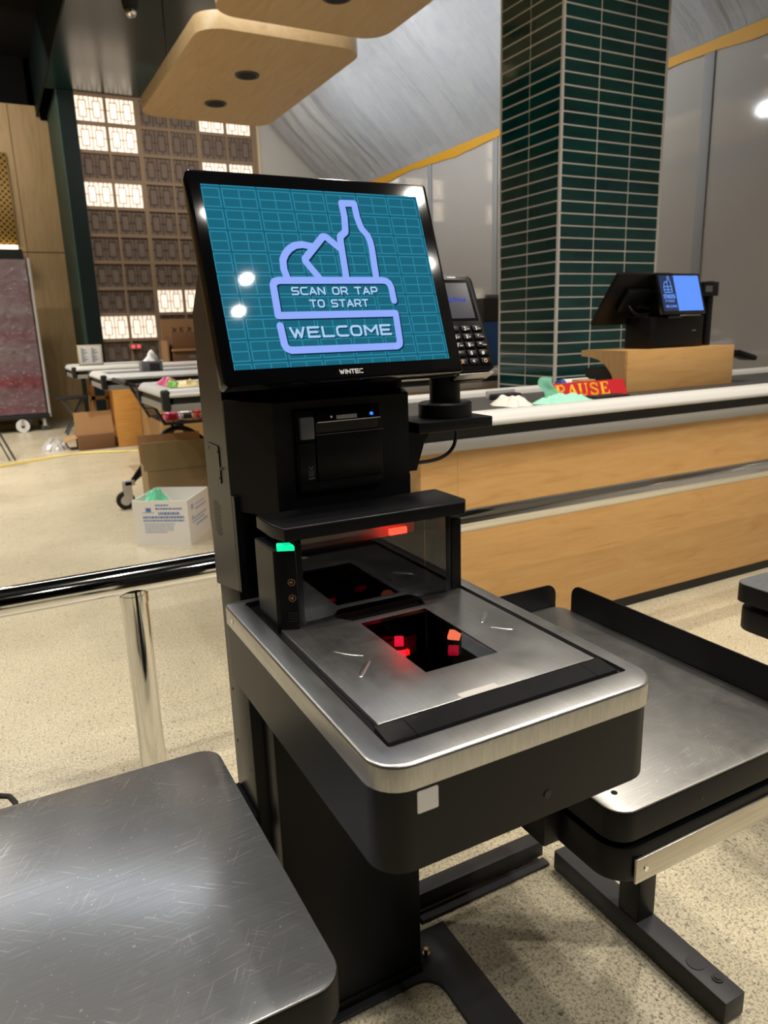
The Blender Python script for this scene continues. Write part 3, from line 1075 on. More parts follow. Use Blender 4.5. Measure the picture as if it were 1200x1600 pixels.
zt2 = 1.082
t = thing('till_terminal', 'black two-screen till standing on the oak till stand, customer screen lit blue', 'till', (3.03, 2.7, zt2))
mk('base_box', B().box(2.84, 3.215, 2.60, 2.76, zt2, 1.232, 0.004), 'plastic', t)
mk('neck', B().box(2.93, 3.08, 2.63, 2.70, 1.232, 1.33, 0.004), 'plastic', t)
tilt = Vector((0, 0.06, 0.19)).normalized()
o0 = Vector((2.865, 2.548, 1.243))
ux = Vector((1, 0, 0))
nn = ux.cross(tilt)


def plane_box(bb, org, ur, uu, u0, u1, v0, v1, d0, d1, bev=0.0):
    ur, uu = Vector(ur), Vector(uu)
    n = ur.cross(uu)
    m = Matrix(((ur.x, uu.x, n.x, org[0]), (ur.y, uu.y, n.y, org[1]), (ur.z, uu.z, n.z, org[2]), (0, 0, 0, 1)))
    bb.box(u0, u1, v0, v1, d0, d1, bev, 2, m)
    return bb


cd = mk('customer_display', plane_box(B(), o0, ux, tilt, 0, 0.30, 0, 0.20, -0.022, 0, 0.004), 'plastic_gloss', t)
mk('lit_side', plane_box(B(), o0, ux, tilt, 0.112, 0.286, 0.014, 0.188, 0, 0.0006), 'till_blue', cd)
mk('logo_side', plane_box(B(), o0, ux, tilt, 0.012, 0.112, 0.014, 0.188, 0, 0.0006), 'till_navy', cd)
b = B()
K = lambda P: [(0.062 + (x - 0.5) * 0.052, 0.105 + y * 0.062) for x, y in P]
b.ribbon(K([(0, 0), (1, 0), (1, 0.45), (0, 0.45), (0, 0)]), 0.004, o0, ux, tilt, nn, 0.0012)
b.ribbon(K([(0, 0.22), (1, 0.22)]), 0.004, o0, ux, tilt, nn, 0.0012)
b.ribbon(K([(0.05, 0.45), (0.1, 0.72), (0.35, 0.85), (0.5, 0.8), (0.62, 0.98), (0.66, 1.25), (0.8, 1.25), (0.84, 0.98), (0.95, 0.75), (0.95, 0.45)]), 0.004, o0, ux, tilt, nn, 0.0012)
b.ribbon(K([(0.5, 0.8), (0.5, 0)]), 0.004, o0, ux, tilt, nn, 0.0012)
write(b, 'STACKS', 0.026, 0.077, 0.074, 0.016, 0.0042, o0, ux, tilt, nn, 0.0012, 0.25)
write(b, 'FOOD', 0.034, 0.058, 0.056, 0.009, 0.0028, o0, ux, tilt, nn, 0.0012, 0.9)
write(b, 'WELCOME', 0.028, 0.032, 0.072, 0.009, 0.0022, o0, ux, tilt, nn, 0.0012, 0.3)
b.ribbon([(0.185, 0.1), (0.212, 0.1)], 0.0035, o0, ux, tilt, nn, 0.0012)
mk('screen_print', b, 'till_ink', cd)
mk('printer_slot', B().box(2.955, 3.05, 2.594, 2.601, 1.222, 1.232), 'greyplastic', t)
mk('maker_mark', B().box(3.135, 3.16, 2.5985, 2.5998, 1.158, 1.163), 'print_grey', t)
om = Vector((2.645, 2.64, 1.44))
dn = Vector((0, 0.17, -0.235)).normalized()
md = mk('operator_display', plane_box(B(), om, ux, -dn, 0, 0.36, -0.285, 0, -0.0, 0.022, 0.005), 'plastic', t)
b = B()
plane_box(b, om, ux, -dn, 0.09, 0.27, -0.19, -0.07, 0.022, 0.05, 0.006)
b.cyl((2.80, 2.72, 1.30), (2.94, 2.69, 1.27), 0.022, n=14)
b.tube([(2.78, 2.70, 1.30), (2.80, 2.67, 1.25), (2.86, 2.66, 1.235), (2.92, 2.66, 1.26)], 0.006, 8, 2)
mk('hinge', b, 'plastic', md)
t = thing('scanner_post', 'black post with a small scanner head at the right end of the till stand', 'scanner post', (3.30, 2.66, zt2))
mk('post', B().box(3.285, 3.325, 2.64, 2.68, zt2, 1.40, 0.003), 'plastic', t)
mk('head', B().box(3.205, 3.325, 2.61, 2.69, 1.325, 1.395, 0.006), 'plastic', t)
mk('window', B().box(3.225, 3.275, 2.6095, 2.6099, 1.345, 1.375), 'greyplastic', t)
t = thing('pin_pad', 'small black keypad on a bracket at the right end of the till stand', 'keypad', (3.46, 2.6, 0.93))
mk('bracket', B().box(3.402, 3.43, 2.58, 2.62, ZB, 1.03, 0.003), 'plastic', t)
m = Matrix.Translation((3.405, 2.52, 1.055)) @ Matrix.Rotation(math.radians(14), 4, 'Y')
mk('body', B().box(0, 0.15, 0, 0.10, -0.025, 0, 0.006, 2, m), 'plastic', t)
b = B()
for i in range(5):
    for j in range(3):
        b.box(0.015 + i * 0.026, 0.034 + i * 0.026, 0.01 + j * 0.029, 0.032 + j * 0.029, 0, 0.004, 0.001, 1, m)
mk('keys', b, 'greyplastic', t)
tag(mk('card_stack', B().box(2.52, 2.60, 2.70, 2.78, ZB, 0.945, 0.002), 'oak_pale'), 'small stack of tan cards beside the till stand bracket', 'card stack')
t = thing('roll_tube', 'white cardboard tube lying behind the red sign on the near counter', 'tube', (2.44, 2.78, ZB))
mk('tube', B().cyl((2.49, 2.81, 0.925), (2.645, 2.81, 0.925), 0.022, n=16), 'white_plastic', t)
mk('end_cap', B().cyl((2.46, 2.81, 0.915), (2.49, 2.81, 0.915), 0.030, n=16), 'blue', t)
mk('cradle', B().box(2.50, 2.62, 2.785, 2.83, ZB, 0.905), 'greyplastic', t)

t = thing('pause_sign', 'red sign reading PAUSE in yellow letters lying on the near counter belt', 'sign', (2.42, 2.56, ZB))
mk('board', B().prism([(2.53, ZB), (2.60, ZB), (2.566, 0.953)], 2.19, 2.64, 'x', 0.0), 'red', t)
SERIF = {
    'P': [([(0.25, 0), (0.25, 1)], .22), ([(0.05, 0.03), (0.48, 0.03)], .07), ([(0.05, 0.97), (0.6, 0.97)], .07), (arc(0.52, 0.72, 0.30, 0.25, 85, -90, 6), .16), ([(0.25, 0.47), (0.52, 0.47)], .07)],
    'A': [([(0.50, 0.97), (0.85, 0.03)], .22), ([(0.50, 0.97), (0.15, 0.03)], .09), ([(0.28, 0.33), (0.72, 0.33)], .08), ([(0.0, 0.03), (0.32, 0.03)], .07), ([(0.64, 0.03), (1.02, 0.03)], .07)],
    'U': [([(0.22, 0.97), (0.22, 0.3)] + arc(0.48, 0.3, 0.26, 0.26, 180, 270), .20), (arc(0.52, 0.3, 0.28, 0.26, 270, 360) + [(0.80, 0.97)], .09), ([(0.02, 0.97), (0.42, 0.97)], .07), ([(0.64, 0.97), (0.96, 0.97)], .07)],
    'S': [([(0.82, 0.80)] + arc(0.48, 0.75, 0.30, 0.21, 30, 180) + [(0.22, 0.66), (0.5, 0.52), (0.8, 0.36)] + arc(0.5, 0.26, 0.32, 0.22, 10, -160), .15), ([(0.84, 0.66), (0.84, 0.97)], .06), ([(0.14, 0.34), (0.14, 0.03)], .06)],
    'E': [([(0.25, 0), (0.25, 1)], .22), ([(0.05, 0.03), (0.85, 0.03)], .07), ([(0.05, 0.97), (0.82, 0.97)], .07), ([(0.25, 0.5), (0.6, 0.5)], .07), ([(0.62, 0.36), (0.62, 0.64)], .06), ([(0.84, 0.0), (0.86, 0.28)], .08), ([(0.81, 0.74), (0.82, 1.0)], .08)],
}
b = B()
so, su_, sr_ = Vector((2.2, 2.53, ZB)), Vector((0, 0.036, 0.068)).normalized(), Vector((1, 0, 0))
sn_ = sr_.cross(su_)
for k, ch in enumerate('PAUSE'):
    for st, w in SERIF[ch]:
        b.ribbon([(0.012 + k * 0.066 + 0.062 * x + 0.009 * y, 0.008 + 0.060 * y) for x, y in st], w * 0.068, so, sr_, su_, sn_, 0.0008, False)
mk('lettering', b, 'yellow', t)
tag(mk('black_tray', B().box(2.36, 2.56, 2.44, 2.52, ZB, 0.893, 0.003), 'rubber'), 'flat black strip lying in front of the red PAUSE sign', 'strip')


def lump(b, cx, cy, z, rx, ry, h, seed, n=26):
    def f(u, v):
        a = 2 * math.pi * u
        r = v
        k = 1 + 0.35 * noise.noise((math.cos(a) * 2, math.sin(a) * 2, seed))
        x = cx + rx * r * k * math.cos(a)
        y = cy + ry * r * k * math.sin(a)
        hh = h * (1 - r ** 2.2) * (0.75 + 0.5 * noise.noise((x * 18, y * 18, seed)) + 0.3 * noise.noise((x * 45, y * 45, seed + 3)))
        return (x, y, z + max(0.0015, hh))
    b.grid(n * 2, n, f)
    b.box(cx - rx * .5, cx + rx * .5, cy - ry * .5, cy + ry * .5, z, z + 0.002)
    return b


tag(mk('crumpled_bag', lump(B(), 1.94, 2.50, ZB, 0.085, 0.09, 0.048, 2), 'bagwhite', ang=25), 'crumpled white plastic bag on the dark belt left of the mint cloth', 'plastic bag')
t = thing('cloth', 'mint green cloth heaped on the near counter in front of the PAUSE sign', 'cloth', (2.16, 2.45, ZB))
mk('folds', lump(B(), 2.16, 2.43, ZB, 0.14, 0.09, 0.045, 9), 'mint', t, ang=25)
b = B()


def flap(u, v):
    return (2.11 + 0.07 * u + 0.012 * math.sin(6 * v), 2.50 + 0.035 * v + 0.01 * math.sin(5 * u), ZB + 0.01 + 0.085 * v + 0.01 * math.sin(3 * u))


mk('upright_fold', b.grid(8, 10, flap, 0.003), 'mint', t)
t = thing('handset', 'black handset lying on the belt behind the white plastic bag', 'handset', (2.06, 2.72, ZB))
mk('case', B().box(2.0, 2.14, 2.69, 2.75, ZB, 0.912, 0.006), 'rubber', t)
mk('rim', B().box(1.99, 2.15, 2.752, 2.765, ZB, 0.925, 0.003), 'alu', t)

# behind the card terminal, on the second counter
t = thing('storage_crate', 'blue crate under a dark speckled box on the second counter, left of the tiled column', 'crate', (3.42, 4.75, ZB))
mk('crate_body', B().box(3.28, 3.62, 4.6, 4.9, ZB, 1.24, 0.01), 'blue', t)
mk('crate_foot', B().box(3.28, 3.62, 4.595, 4.6, ZB, 0.915), 'white_plastic', t)
t = thing('dark_box', 'dark speckled box sitting on the blue crate behind the card terminal', 'box', (3.42, 4.75, 1.24))
mk('box_body', B().box(3.29, 3.62, 4.6, 4.9, 1.24, 1.41, 0.006), 'darkspeck', t)
mk('box_edge', B().box(3.33, 3.62, 4.61, 4.64, 1.41, 1.435), 'print_grey', t)

# ------------------------------------------------------------------ guard rail
t = thing('guard_rail', 'chrome tubular guard rail running behind the kiosk in front of the oak counter', 'guard rail', (1.3, 1.90, 0))
mk('rail', B().cyl((-2.6, 1.90, 0.6053), (4.25, 1.90, 0.6053), 0.0378, n=40), 'chrome', t)
for x in (0.2475, -2.2, 4.0):
    pp = mk('post', B().cyl((x, 1.90, 0.0), (x, 1.90, 0.58), 0.0346, n=32), 'chrome', t)
    mk('collar', B().cyl((x, 1.90, 0.545), (x, 1.90, 0.568), 0.037, n=32), 'chrome', pp)
    mk('floor_flange', B().cyl((x, 1.90, 0.0), (x, 1.90, 0.008), 0.045, n=32), 'chrome', pp)

# ------------------------------------------------------------------ far left: cartons, trolley, wrapped cage ...


def oriented(cx, cy, ang):
    return Matrix.Translation((cx, cy, 0)) @ Matrix.Rotation(ang, 4, 'Z')


# white carton with blue print
ang = math.atan2(4.226 - 4.404, 0.901 - 0.626)
mw = oriented(0.626, 4.404, ang)
WL, WD, WH = 0.335, 0.385, 0.275
t = thing('white_carton', 'open white carton with blue printing on the floor behind the guard rail', 'carton', (0.626, 4.404, 0))
b = B()
th = 0.005
b.box(0, WL, 0, th, 0, WH, 0, 2, mw)
b.box(0, WL, WD - th, WD, 0, WH, 0, 2, mw)
b.box(0, th, th, WD - th, 0, WH, 0, 2, mw)
b.box(WL - th, WL, th, WD - th, 0, WH, 0, 2, mw)
b.box(th, WL - th, th, WD - th, 0.001, 0.006, 0, 2, mw)
mk('carton_body', b, 'white', t)
b = B()
rr = random.Random(5)
for z, u0, u1, h in ((0.252, .14, .22, .009), (0.232, .14, .30, .011), (0.206, .155, .285, .016), (0.182, .06, .31, .014), (0.160, .06, .31, .011)):
    u = u0
    while u < u1:
        w = rr.uniform(0.006, 0.016)
        b.box(u, min(u + w, u1), -0.0008, 0.0, z - h, z, 0, 2, mw)
        u += w + 0.004
mk('front_print', b, 'blueprint', t)
b = B()
for z, u0, u1, h in ((0.138, .065, .25, .006), (0.125, .065, .24, .006), (0.112, .065, .24, .006), (0.099, .065, .24, .006), (0.086, .065, .2, .006), (0.205, .055, .13, .005)):
    u = u0
    while u < u1:
        w = rr.uniform(0.004, 0.02)
        b.box(u, min(u + w, u1), -0.0008, 0.0, z - h, z, 0, 2, mw)
        u += w + 0.003
mk('small_print', b, 'blueprint_pale', t)
mk('emblem', B().box(0.08, 0.112, -0.0008, 0, 0.207, 0.232, 0, 2, mw), 'blueprint', t)
for z, u0, u1, h in ((0.235, .06, .10, .03), (0.225, .13, .30, .008), (0.2, .13, .32, .012), (0.165, .06, .09, .012), (0.15, .06, .32, .01), (0.13, .06, .28, .01), (0.105, .12, .33, .014)):
    b = B()
    u = u0
    while u < u1:
        w = rr.uniform(0.01, 0.03)
        b.box(WL, WL + 0.0008, u, min(u + w, u1), z - h, z, 0, 2, mw)
        u += w + 0.006
    mk('side_print', b, 'blueprint_pale', t)
b = B()
pc = mw @ Vector((0.105, 0.10, 0.0))
lump(b, pc.x, pc.y, 0.215, 0.085, 0.075, 0.135, 21)
b.box(pc.x - .04, pc.x + .04, pc.y - .04, pc.y + .04, 0.006, 0.202)
tag(mk('mint_cloth', b, 'mint2', loc=(pc.x, pc.y, 0.006), ang=25), 'mint green cloth stuffed inside the open white carton', 'cloth')
b = B()
m2 = mw @ Matrix.Translation((0.20, 0.16, 0.08)) @ Matrix.Rotation(math.radians(-35), 4, 'Y')
b.box(0, 0.004, 0, 0.16, 0, 0.2, 0, 2, m2)
b.box(0.05, 0.12, 0.0, 0.1, -0.09, -0.06, 0, 2, mw @ Matrix.Translation((0.15, 0.16, 0.1)))
tag(mk('card_sheet', b, 'white', loc=(pc.x, pc.y, 0.1)), 'white card sheet leaning inside the open white carton', 'card')

# brown carton behind it with a raised flap
mb = oriented(0.80, 4.80, math.radians(-3))
t = thing('brown_carton', 'open brown carton with a tall raised flap behind the white carton', 'carton', (0.98, 5.0, 0))
b = B()
b.box(0, 0.42, 0, 0.006, 0, 0.37, 0, 2, mb)
b.box(0, 0.42, 0.33, 0.336, 0, 0.37, 0, 2, mb)
b.box(0, 0.006, 0.006, 0.33, 0, 0.37, 0, 2, mb)
b.box(0.414, 0.42, 0.006, 0.33, 0, 0.37, 0, 2, mb)
b.box(0.006, 0.414, 0.006, 0.33, 0.001, 0.006, 0, 2, mb)
mk('carton_body', b, 'card_olive', t)
mk('front_flap', B().box(-0.02, 0.43, -0.004, 0.002, 0, 0.185, 0, 2, mb @ Matrix.Translation((0, 0, 0.37)) @ Matrix.Rotation(math.radians(6), 4, 'X')), 'card_olive', t)
mk('back_flap', B().box(0, 0.42, 0, 0.005, 0, 0.19, 0, 2, mb @ Matrix.Translation((0, 0.33, 0.37)) @ Matrix.Rotation(math.radians(-12), 4, 'X')), 'card', t)

# shopping trolley between the lanes
t = thing('shopping_trolley', 'black wire shopping trolley full of packets beside the second counter', 'shopping trolley', (1.2, 5.65, 0))
b = B()
for zz, xi in ((0.60, 1.06), (0.66, 1.02), (0.72, 0.99), (0.78, 0.965), (0.85, 0.94)):
    b.tube([(xi, 5.42, zz), (1.9, 5.42, zz), (1.9, 5.98, zz), (xi, 5.98, zz), (xi, 5.42, zz)], 0.004, 6)
for k in range(12):
    x = 1.06 + 0.07 * k
    for y in (5.42, 5.98):
        b.tube([(x, y, 0.60), (x - 0.1 * (1 - k / 12), y, 0.85)], 0.0025, 6)
for k in range(9):
    y = 5.42 + 0.07 * k
    b.tube([(1.06, y, 0.60), (0.94, y, 0.85)], 0.0025, 6)
    b.tube([(1.06, y, 0.60), (1.9, y, 0.60)], 0.0025, 6)
b.tube([(0.93, 5.42, 0.86), (1.065, 5.42, 0.59)], 0.011, 8)
b.tube([(0.93, 5.98, 0.86), (1.065, 5.98, 0.59)], 0.011, 8)
b.tube([(1.06, 5.42, 0.59), (1.9, 5.42, 0.59)], 0.009, 8)
mk('basket', b, 'rubber', t)
b = B()
for y in (5.44, 5.96):
    k_ = 0.0 if y < 5.5 else 0.22
    b.tube([(0.80 + k_, y, 0.20), (0.93 + k_, y, 0.36), (1.03 + k_, y, 0.52), (1.15 + k_, y, 0.565), (1.27, y, 0.52), (1.42, y, 0.36), (1.55, y, 0.22), (1.8, y, 0.15)], 0.019, 10, 2)
    b.tube([(1.12, y, 0.565), (1.12, y, 0.60)], 0.012, 8)
b.tube([(0.80, 5.44, 0.2), (1.02, 5.96, 0.2)], 0.014, 8)
mk('frame', b, 'plastic', t)
b = B().tube([(0.83, 5.40, 0.895), (0.83, 6.0, 0.895)], 0.018, 12)
b.tube([(0.83, 5.42, 0.895), (0.94, 5.42, 0.86)], 0.012, 8)
b.tube([(0.83, 5.98, 0.895), (0.94, 5.98, 0.86)], 0.012, 8)
mk('handle', b, 'rubber', t)
for x, y in ((0.735, 5.44), (1.02, 5.96), (1.8, 5.44), (1.8, 5.96)):
    wh = mk('castor', B().cyl((x, y - 0.018, 0.065), (x, y + 0.018, 0.065), 0.065, n=24), 'rubber', t)
    b = B().cyl((x, y - 0.0195, 0.065), (x, y + 0.0195, 0.065), 0.036, n=20)
    b.box(x - 0.01, x + 0.05, y + 0.02, y + 0.026, 0.06, 0.20)
    b.box(x - 0.01, x + 0.05, y - 0.026, y - 0.02, 0.06, 0.20)
    b.box(x + 0.0, x + 0.075, y - 0.026, y + 0.026, 0.17, 0.21, 0.005)
    mk('castor_fork', b, 'alu', wh)
packs = [('pink', 'pink and white packet in the trolley basket nearest its handle', 1.13, 'red'),
         ('white', 'white packet beside the pink one in the trolley basket', 1.24, 'darkspeck'),
         ('red', 'red packet in the middle of the trolley basket', 1.36, 'creampack'),
         ('yellow', 'yellow packet at the kiosk end of the trolley basket', 1.46, 'red')]
for mm, lb, x, m2_ in packs:
    g = thing('packet', lb, 'packet', (x, 5.50, 0.605), 'packets in the trolley')
    mk('wrapper', lump(B().box(x - 0.05, x + 0.05, 5.46, 5.56, 0.605, 0.66, 0.012), x, 5.51, 0.65, 0.05, 0.05, 0.04, int(x * 100), 8), mm, g)
    mk('printed_band', B().box(x - 0.03, x + 0.03, 5.457, 5.4595, 0.615, 0.65), m2_, g)
tag(mk('pink_bag', lump(B(), 1.04, 5.20 - 0.14, ZB, 0.085, 0.06, 0.075, 31, 14), 'pink', loc=(1.04, 5.06, ZB), ang=30), 'pink plastic bag at the back of the second counter end', 'plastic bag')
g = thing('snack_packet', 'green and cream packet lying on the second counter beside the kiosk', 'packet', (1.12, 4.9, ZB))
mk('green_end', lump(B(), 1.045, 4.92, ZB, 0.04, 0.06, 0.07, 33, 10), 'greenpack', g)
mk('cream_end', lump(B(), 1.13, 4.90, ZB, 0.09, 0.07, 0.055, 35, 12), 'creampack', g)

# notice frame and tissue box
t = thing('framed_notice', 'small framed printed list standing on the end of the farthest counter', 'notice', (1.02, 9.0, 0.91))
mk('frame', B().box(0.893, 1.153, 8.985, 9.005, ZB, 1.135, 0.003), 'cream', t)
mk('sheet', B().box(0.908, 1.138, 8.983, 8.985, 0.925, 1.12), 'white', t)
b = B()
for cx in (0.925, 1.035):
    for k in range(11):
        b.box(cx, cx + 0.03 + 0.05 * ((k * 7 % 5) / 5), 8.982, 8.983, 0.945 + k * 0.0145, 0.953 + k * 0.0145)
mk('printed_lines', b, 'print_grey', t)
t = thing('tissue_box', 'grey box of tissues on the third counter below the lit blocks', 'tissue box', (1.295, 6.95, ZB))
mk('carton', B().box(1.20, 1.385, 6.88, 7.02, ZB, 0.995, 0.004), 'print_grey', t)
mk('pattern', B().box(1.27, 1.36, 6.8785, 6.8798, 0.90, 0.975), 'darkspeck', t)
b = B()


def tis(u, v):
    a = 2 * math.pi * u
    r = 0.055 * (1 - v) ** 0.8 * (1 + 0.35 * math.sin(3 * a + 5 * v)) + 0.004
    return (1.30 + r * math.cos(a) + 0.01 * v, 6.95 + r * math.sin(a), 0.993 + 0.10 * v)


mk('tissue', b.grid(24, 10, tis), 'white', t)

# cartons stacked behind the farthest counter
t = thing('carton_stand', 'tan cardboard display stand with dark cartons beside the lit blocks', 'display stand', (2.15, 9.2, ZB))
mk('back_board', B().box(1.90, 2.5, 9.30, 9.32, ZB, 1.40), 'card', t)
mk('side_board', B().box(1.88, 1.90, 8.98, 9.32, ZB, 1.15), 'card', t)
t = thing('open_carton', 'dark brown open carton, lower of two on the cardboard display stand', 'carton', (2.2, 9.1, ZB))
mk('body', B().box(1.94, 2.40, 8.95, 9.25, ZB, 1.02, 0.003), 'card_dark', t)
mk('lid_flap', B().box(1.93, 2.41, 8.93, 9.05, 1.021, 1.05, 0.003, 2), 'card', t)
mk('label_patch', B().box(2.12, 2.2, 8.948, 8.9499, 0.935, 0.975), 'print_grey', t)
t = thing('open_carton', 'brown open carton with ragged dark contents, topmost on the cardboard display stand', 'carton', (2.2, 9.15, 1.05))
mk('body', B().box(1.95, 2.40, 9.0, 9.28, 1.051, 1.24, 0.003), 'card_dark', t)
b = B()
for k in range(9):
    x = 1.98 + 0.045 * k
    b.tube([(x, 9.1, 1.235), (x + 0.02 * (-1) ** k, 9.08, 1.27 + 0.015 * (k % 3)), (x + 0.05 * (-1) ** k, 9.06, 1.285 + 0.01 * (k % 2))], 0.006, 6)
mk('contents', b, 'rubber', t)

# brown cartons and clear film on the floor left of the farthest counter
t = thing('flattened_carton', 'battered brown carton on the floor against the farthest counter end', 'carton', (0.95, 8.8, 0))
mk('body', B().box(0.75, 1.13, 8.66, 8.96, 0.0, 0.17, 0.006), 'card_dark', t)
mk('raised_flap', B().box(0.0, 0.40, 0, 0.008, 0, 0.25, 0, 2, Matrix.Translation((0.74, 8.71, 0.17)) @ Matrix.Rotation(math.radians(-14), 4, 'X')), 'card', t)
mk('side_flap', B().box(0.0, 0.14, 0, 0.3, 0, 0.006, 0, 2, Matrix.Translation((0.62, 8.72, 0.10)) @ Matrix.Rotation(math.radians(-14), 4, 'Y')), 'card', t)
tag(mk('clear_film', lump(B(), 0.52, 8.95, 0, 0.15, 0.18, 0.15, 44, 18), 'clearfilm', loc=(0.6, 8.95, 0), ang=20), 'bunched clear plastic film on the floor beside the battered brown carton', 'plastic film')
t = thing('folding_stool', 'black folding stool with crossed legs in front of the green pier', 'stool', (0.88, 10.3, 0))
mk('seat', B().box(0.70, 1.06, 10.15, 10.45, 0.455, 0.48, 0.006), 'rubber', t)
for y in (10.18, 10.42):
    mk('leg', B().tube([(0.76, y, 0.455), (1.02, y, 0.0)], 0.013, 8), 'greyplastic', t)
    mk('leg', B().tube([(1.02, y + 0.027, 0.455), (0.76, y + 0.027, 0.0)], 0.013, 8), 'greyplastic', t)
mk('crossbar', B().tube([(0.89, 10.18, 0.228), (0.89, 10.44, 0.228)], 0.01, 8), 'greyplastic', t)

# wrapped roll cage
t = thing('roll_cage', 'tall roll cage wrapped in clear film over red goods by the timber wall', 'roll cage', (0.1, 11.3, 0))


def wf(u, v):
    x = -0.6 + 1.2 * u
    z = 0.24 + 1.98 * v
    return (x + 0.0, 10.96 + 0.03 * noise.noise((x * 5, z * 5, 3)) + 0.015 * noise.noise((x * 14, z * 20, 8)), z)


b = B()
b.box(-0.6, 0.62, 11.0, 11.7, 0.24, 2.21, 0.03, 3)
b.grid(60, 90, wf)
mk('wrapped_goods', b, 'wrap', t, ang=60)
for x in (-0.62, 0.64):
    for y in (10.97, 11.72):
        mk('upright', B().tube([(x, y, 0.18), (x, y, 2.24)], 0.018, 8), 'clearfilm', t)
mk('deck', B().box(-0.62, 0.64, 10.95, 11.72, 0.17, 0.23, 0.01), 'rubber', t)
for x, y, r in ((0.285, 10.96, 0.085), (0.56, 11.0, 0.05), (-0.5, 11.0, 0.05), (0.56, 11.65, 0.05), (0.36, 11.6, 0.085)):
    wh = mk('castor', B().cyl((x, y - 0.02, r), (x, y + 0.02, r), r, n=24), 'white_plastic' if r > 0.06 else 'greyplastic', t)
    mk('hub', B().cyl((x, y - 0.026, r), (x, y + 0.026, r), r * 0.3, n=16), 'rubber', wh)
    mk('fork', B().box(x - 0.02, x + 0.02, y - 0.03, y + 0.03, r + 0.0 if r > .06 else 0.06, 0.175, 0.004), 'alu', wh)
t = thing('metal_stand', 'slim metal stand, one splayed leg on the floor at the left edge', 'stand', (-0.1, 8.4, 0))
b = B()
b.tube([(0.10, 8.4, 0.006), (-0.16, 8.4, 0.72)], 0.011, 8)
b.tube([(0.05, 8.4, 0.006), (-0.20, 8.4, 0.72)], 0.008, 8)
mk('leg', b, 'greyplastic', t)
b = B()
b.tube([(-0.50, 8.4, 0.006), (-0.22, 8.4, 0.72)], 0.011, 8)
mk('leg', b, 'greyplastic', t)
mk('top', B().box(-0.4, -0.1, 8.25, 8.55, 0.72, 0.74, 0.004), 'greyplastic', t)
b = B()
b.tube([(-1.4, 7.7, 0.008), (-0.4, 7.95, 0.008), (0.0, 8.14, 0.008), (0.3, 8.3, 0.008), (0.6, 8.42, 0.008), (0.9, 8.36, 0.008), (1.2, 8.2, 0.008), (1.5, 8.2, 0.008)], 0.009, 8, 2)
b.tube([(-0.2, 7.98, 0.006), (0.3, 8.22, 0.006), (0.55, 8.36, 0.006), (0.75, 8.48, 0.006), (1.0, 8.42, 0.006), (1.3, 8.12, 0.006), (1.7, 8.05, 0.006)], 0.006, 8, 2)
tag(mk('floor_cable', b, 'cable_yellow', loc=(0, 8.2, 0)), 'pale yellow cable trailing across the floor to the far counters', 'cable')
t = thing('wall_indicator', 'pair of small red indicator lamps low on the breeze-block wall', 'indicator', (1.86, 10.97, 1.07))
mk('plate', B().box(1.78, 1.95, 10.975, 10.999, 1.03, 1.11, 0.004), 'taupe', t)
for x in (1.83, 1.905):
    mk('lamp', B().cyl((x, 10.965, 1.07), (x, 10.976, 1.07), 0.02, n=16), 'signal_red', t)

# ------------------------------------------------------------------ packing stands


def stand(px0, px1, py0, py1, z_top, foot_x, name, label, cat, pm, guards, mirror=False, strip=True):
    t = thing(name, label, cat, ((px0 + px1) / 2, (py0 + py1) / 2, 0))
    zt_ = z_top
    o = rrect(px0, px1, py0, py1, 0.032, 7)
    mk('tray', B().prism(o, zt_ - 0.046, zt_ - 0.002, 'z', 0.003), 'black', t)
    mk('top_plate', B().prism(rrect(px0 + 0.001, px1 - 0.001, py0 + 0.001, py1 - 0.001, 0.031, 7), zt_ - 0.002, zt_ + 0.0, 'z', 0.0012), pm, t)
    mk('riser', B().box(px0 + 0.06, px1 - 0.06, py0 + 0.06, py1 - 0.06, zt_ - 0.064, zt_ - 0.046), 'rubber', t)
    mk('frame', B().prism(rrect(px0 + 0.006, px1 - 0.004, py0 + 0.004, py1 - 0.004, 0.045, 7), zt_ - 0.118, zt_ - 0.064, 'z', 0.003, 2, None, True), 'black', t)
    if strip:
        s0 = px0 + 0.036
        sp = mk('front_strip', B().box(s0, px1 - 0.05, py0 - 0.001, py0 + 0.0035, zt_ - 0.117, zt_ - 0.079, 0.001), 'nickel', t)
        mk('screw', B().cyl((s0 + 0.018, py0 - 0.0025, zt_ - 0.098), (s0 + 0.018, py0 - 0.001, zt_ - 0.098), 0.004, n=14), 'chrome', sp)
    fy0, fy1 = (py0 + py1) / 2 - 0.245, (py0 + py1) / 2 + 0.205
    mk('foot', B().box(foot_x - 0.026, foot_x + 0.026, fy0, fy1, 0.003, 0.052, 0.003), 'charcoal', t)
    mk('post', B().box(foot_x - 0.024, foot_x + 0.024, (py0 + py1) / 2 - 0.040, (py0 + py1) / 2 + 0.012, 0.052, zt_ - 0.118, 0.003), 'black', t)
    ft = B().cyl((foot_x + 0.0, fy0 + 0.085, 0.052), (foot_x + 0.0, fy0 + 0.085, 0.0535), 0.017, n=22)
    mk('cap', ft, 'charcoal', t)
    bo = B().cyl((foot_x + 0.006, fy0 + 0.042, 0.052), (foot_x + 0.006, fy0 + 0.042, 0.0545), 0.010, n=20)
    bo.cyl((foot_x + 0.006, fy0 + 0.042, 0.0545), (foot_x + 0.006, fy0 + 0.042, 0.0565), 0.006, n=14)
    mk('bolt', bo, 'rubber', t)
    for y in (fy0 + 0.04, fy1 - 0.04):
        mk('glide', B().cyl((foot_x, y, 0), (foot_x, y, 0.004), 0.018, n=16), 'rubber', t)
    return t


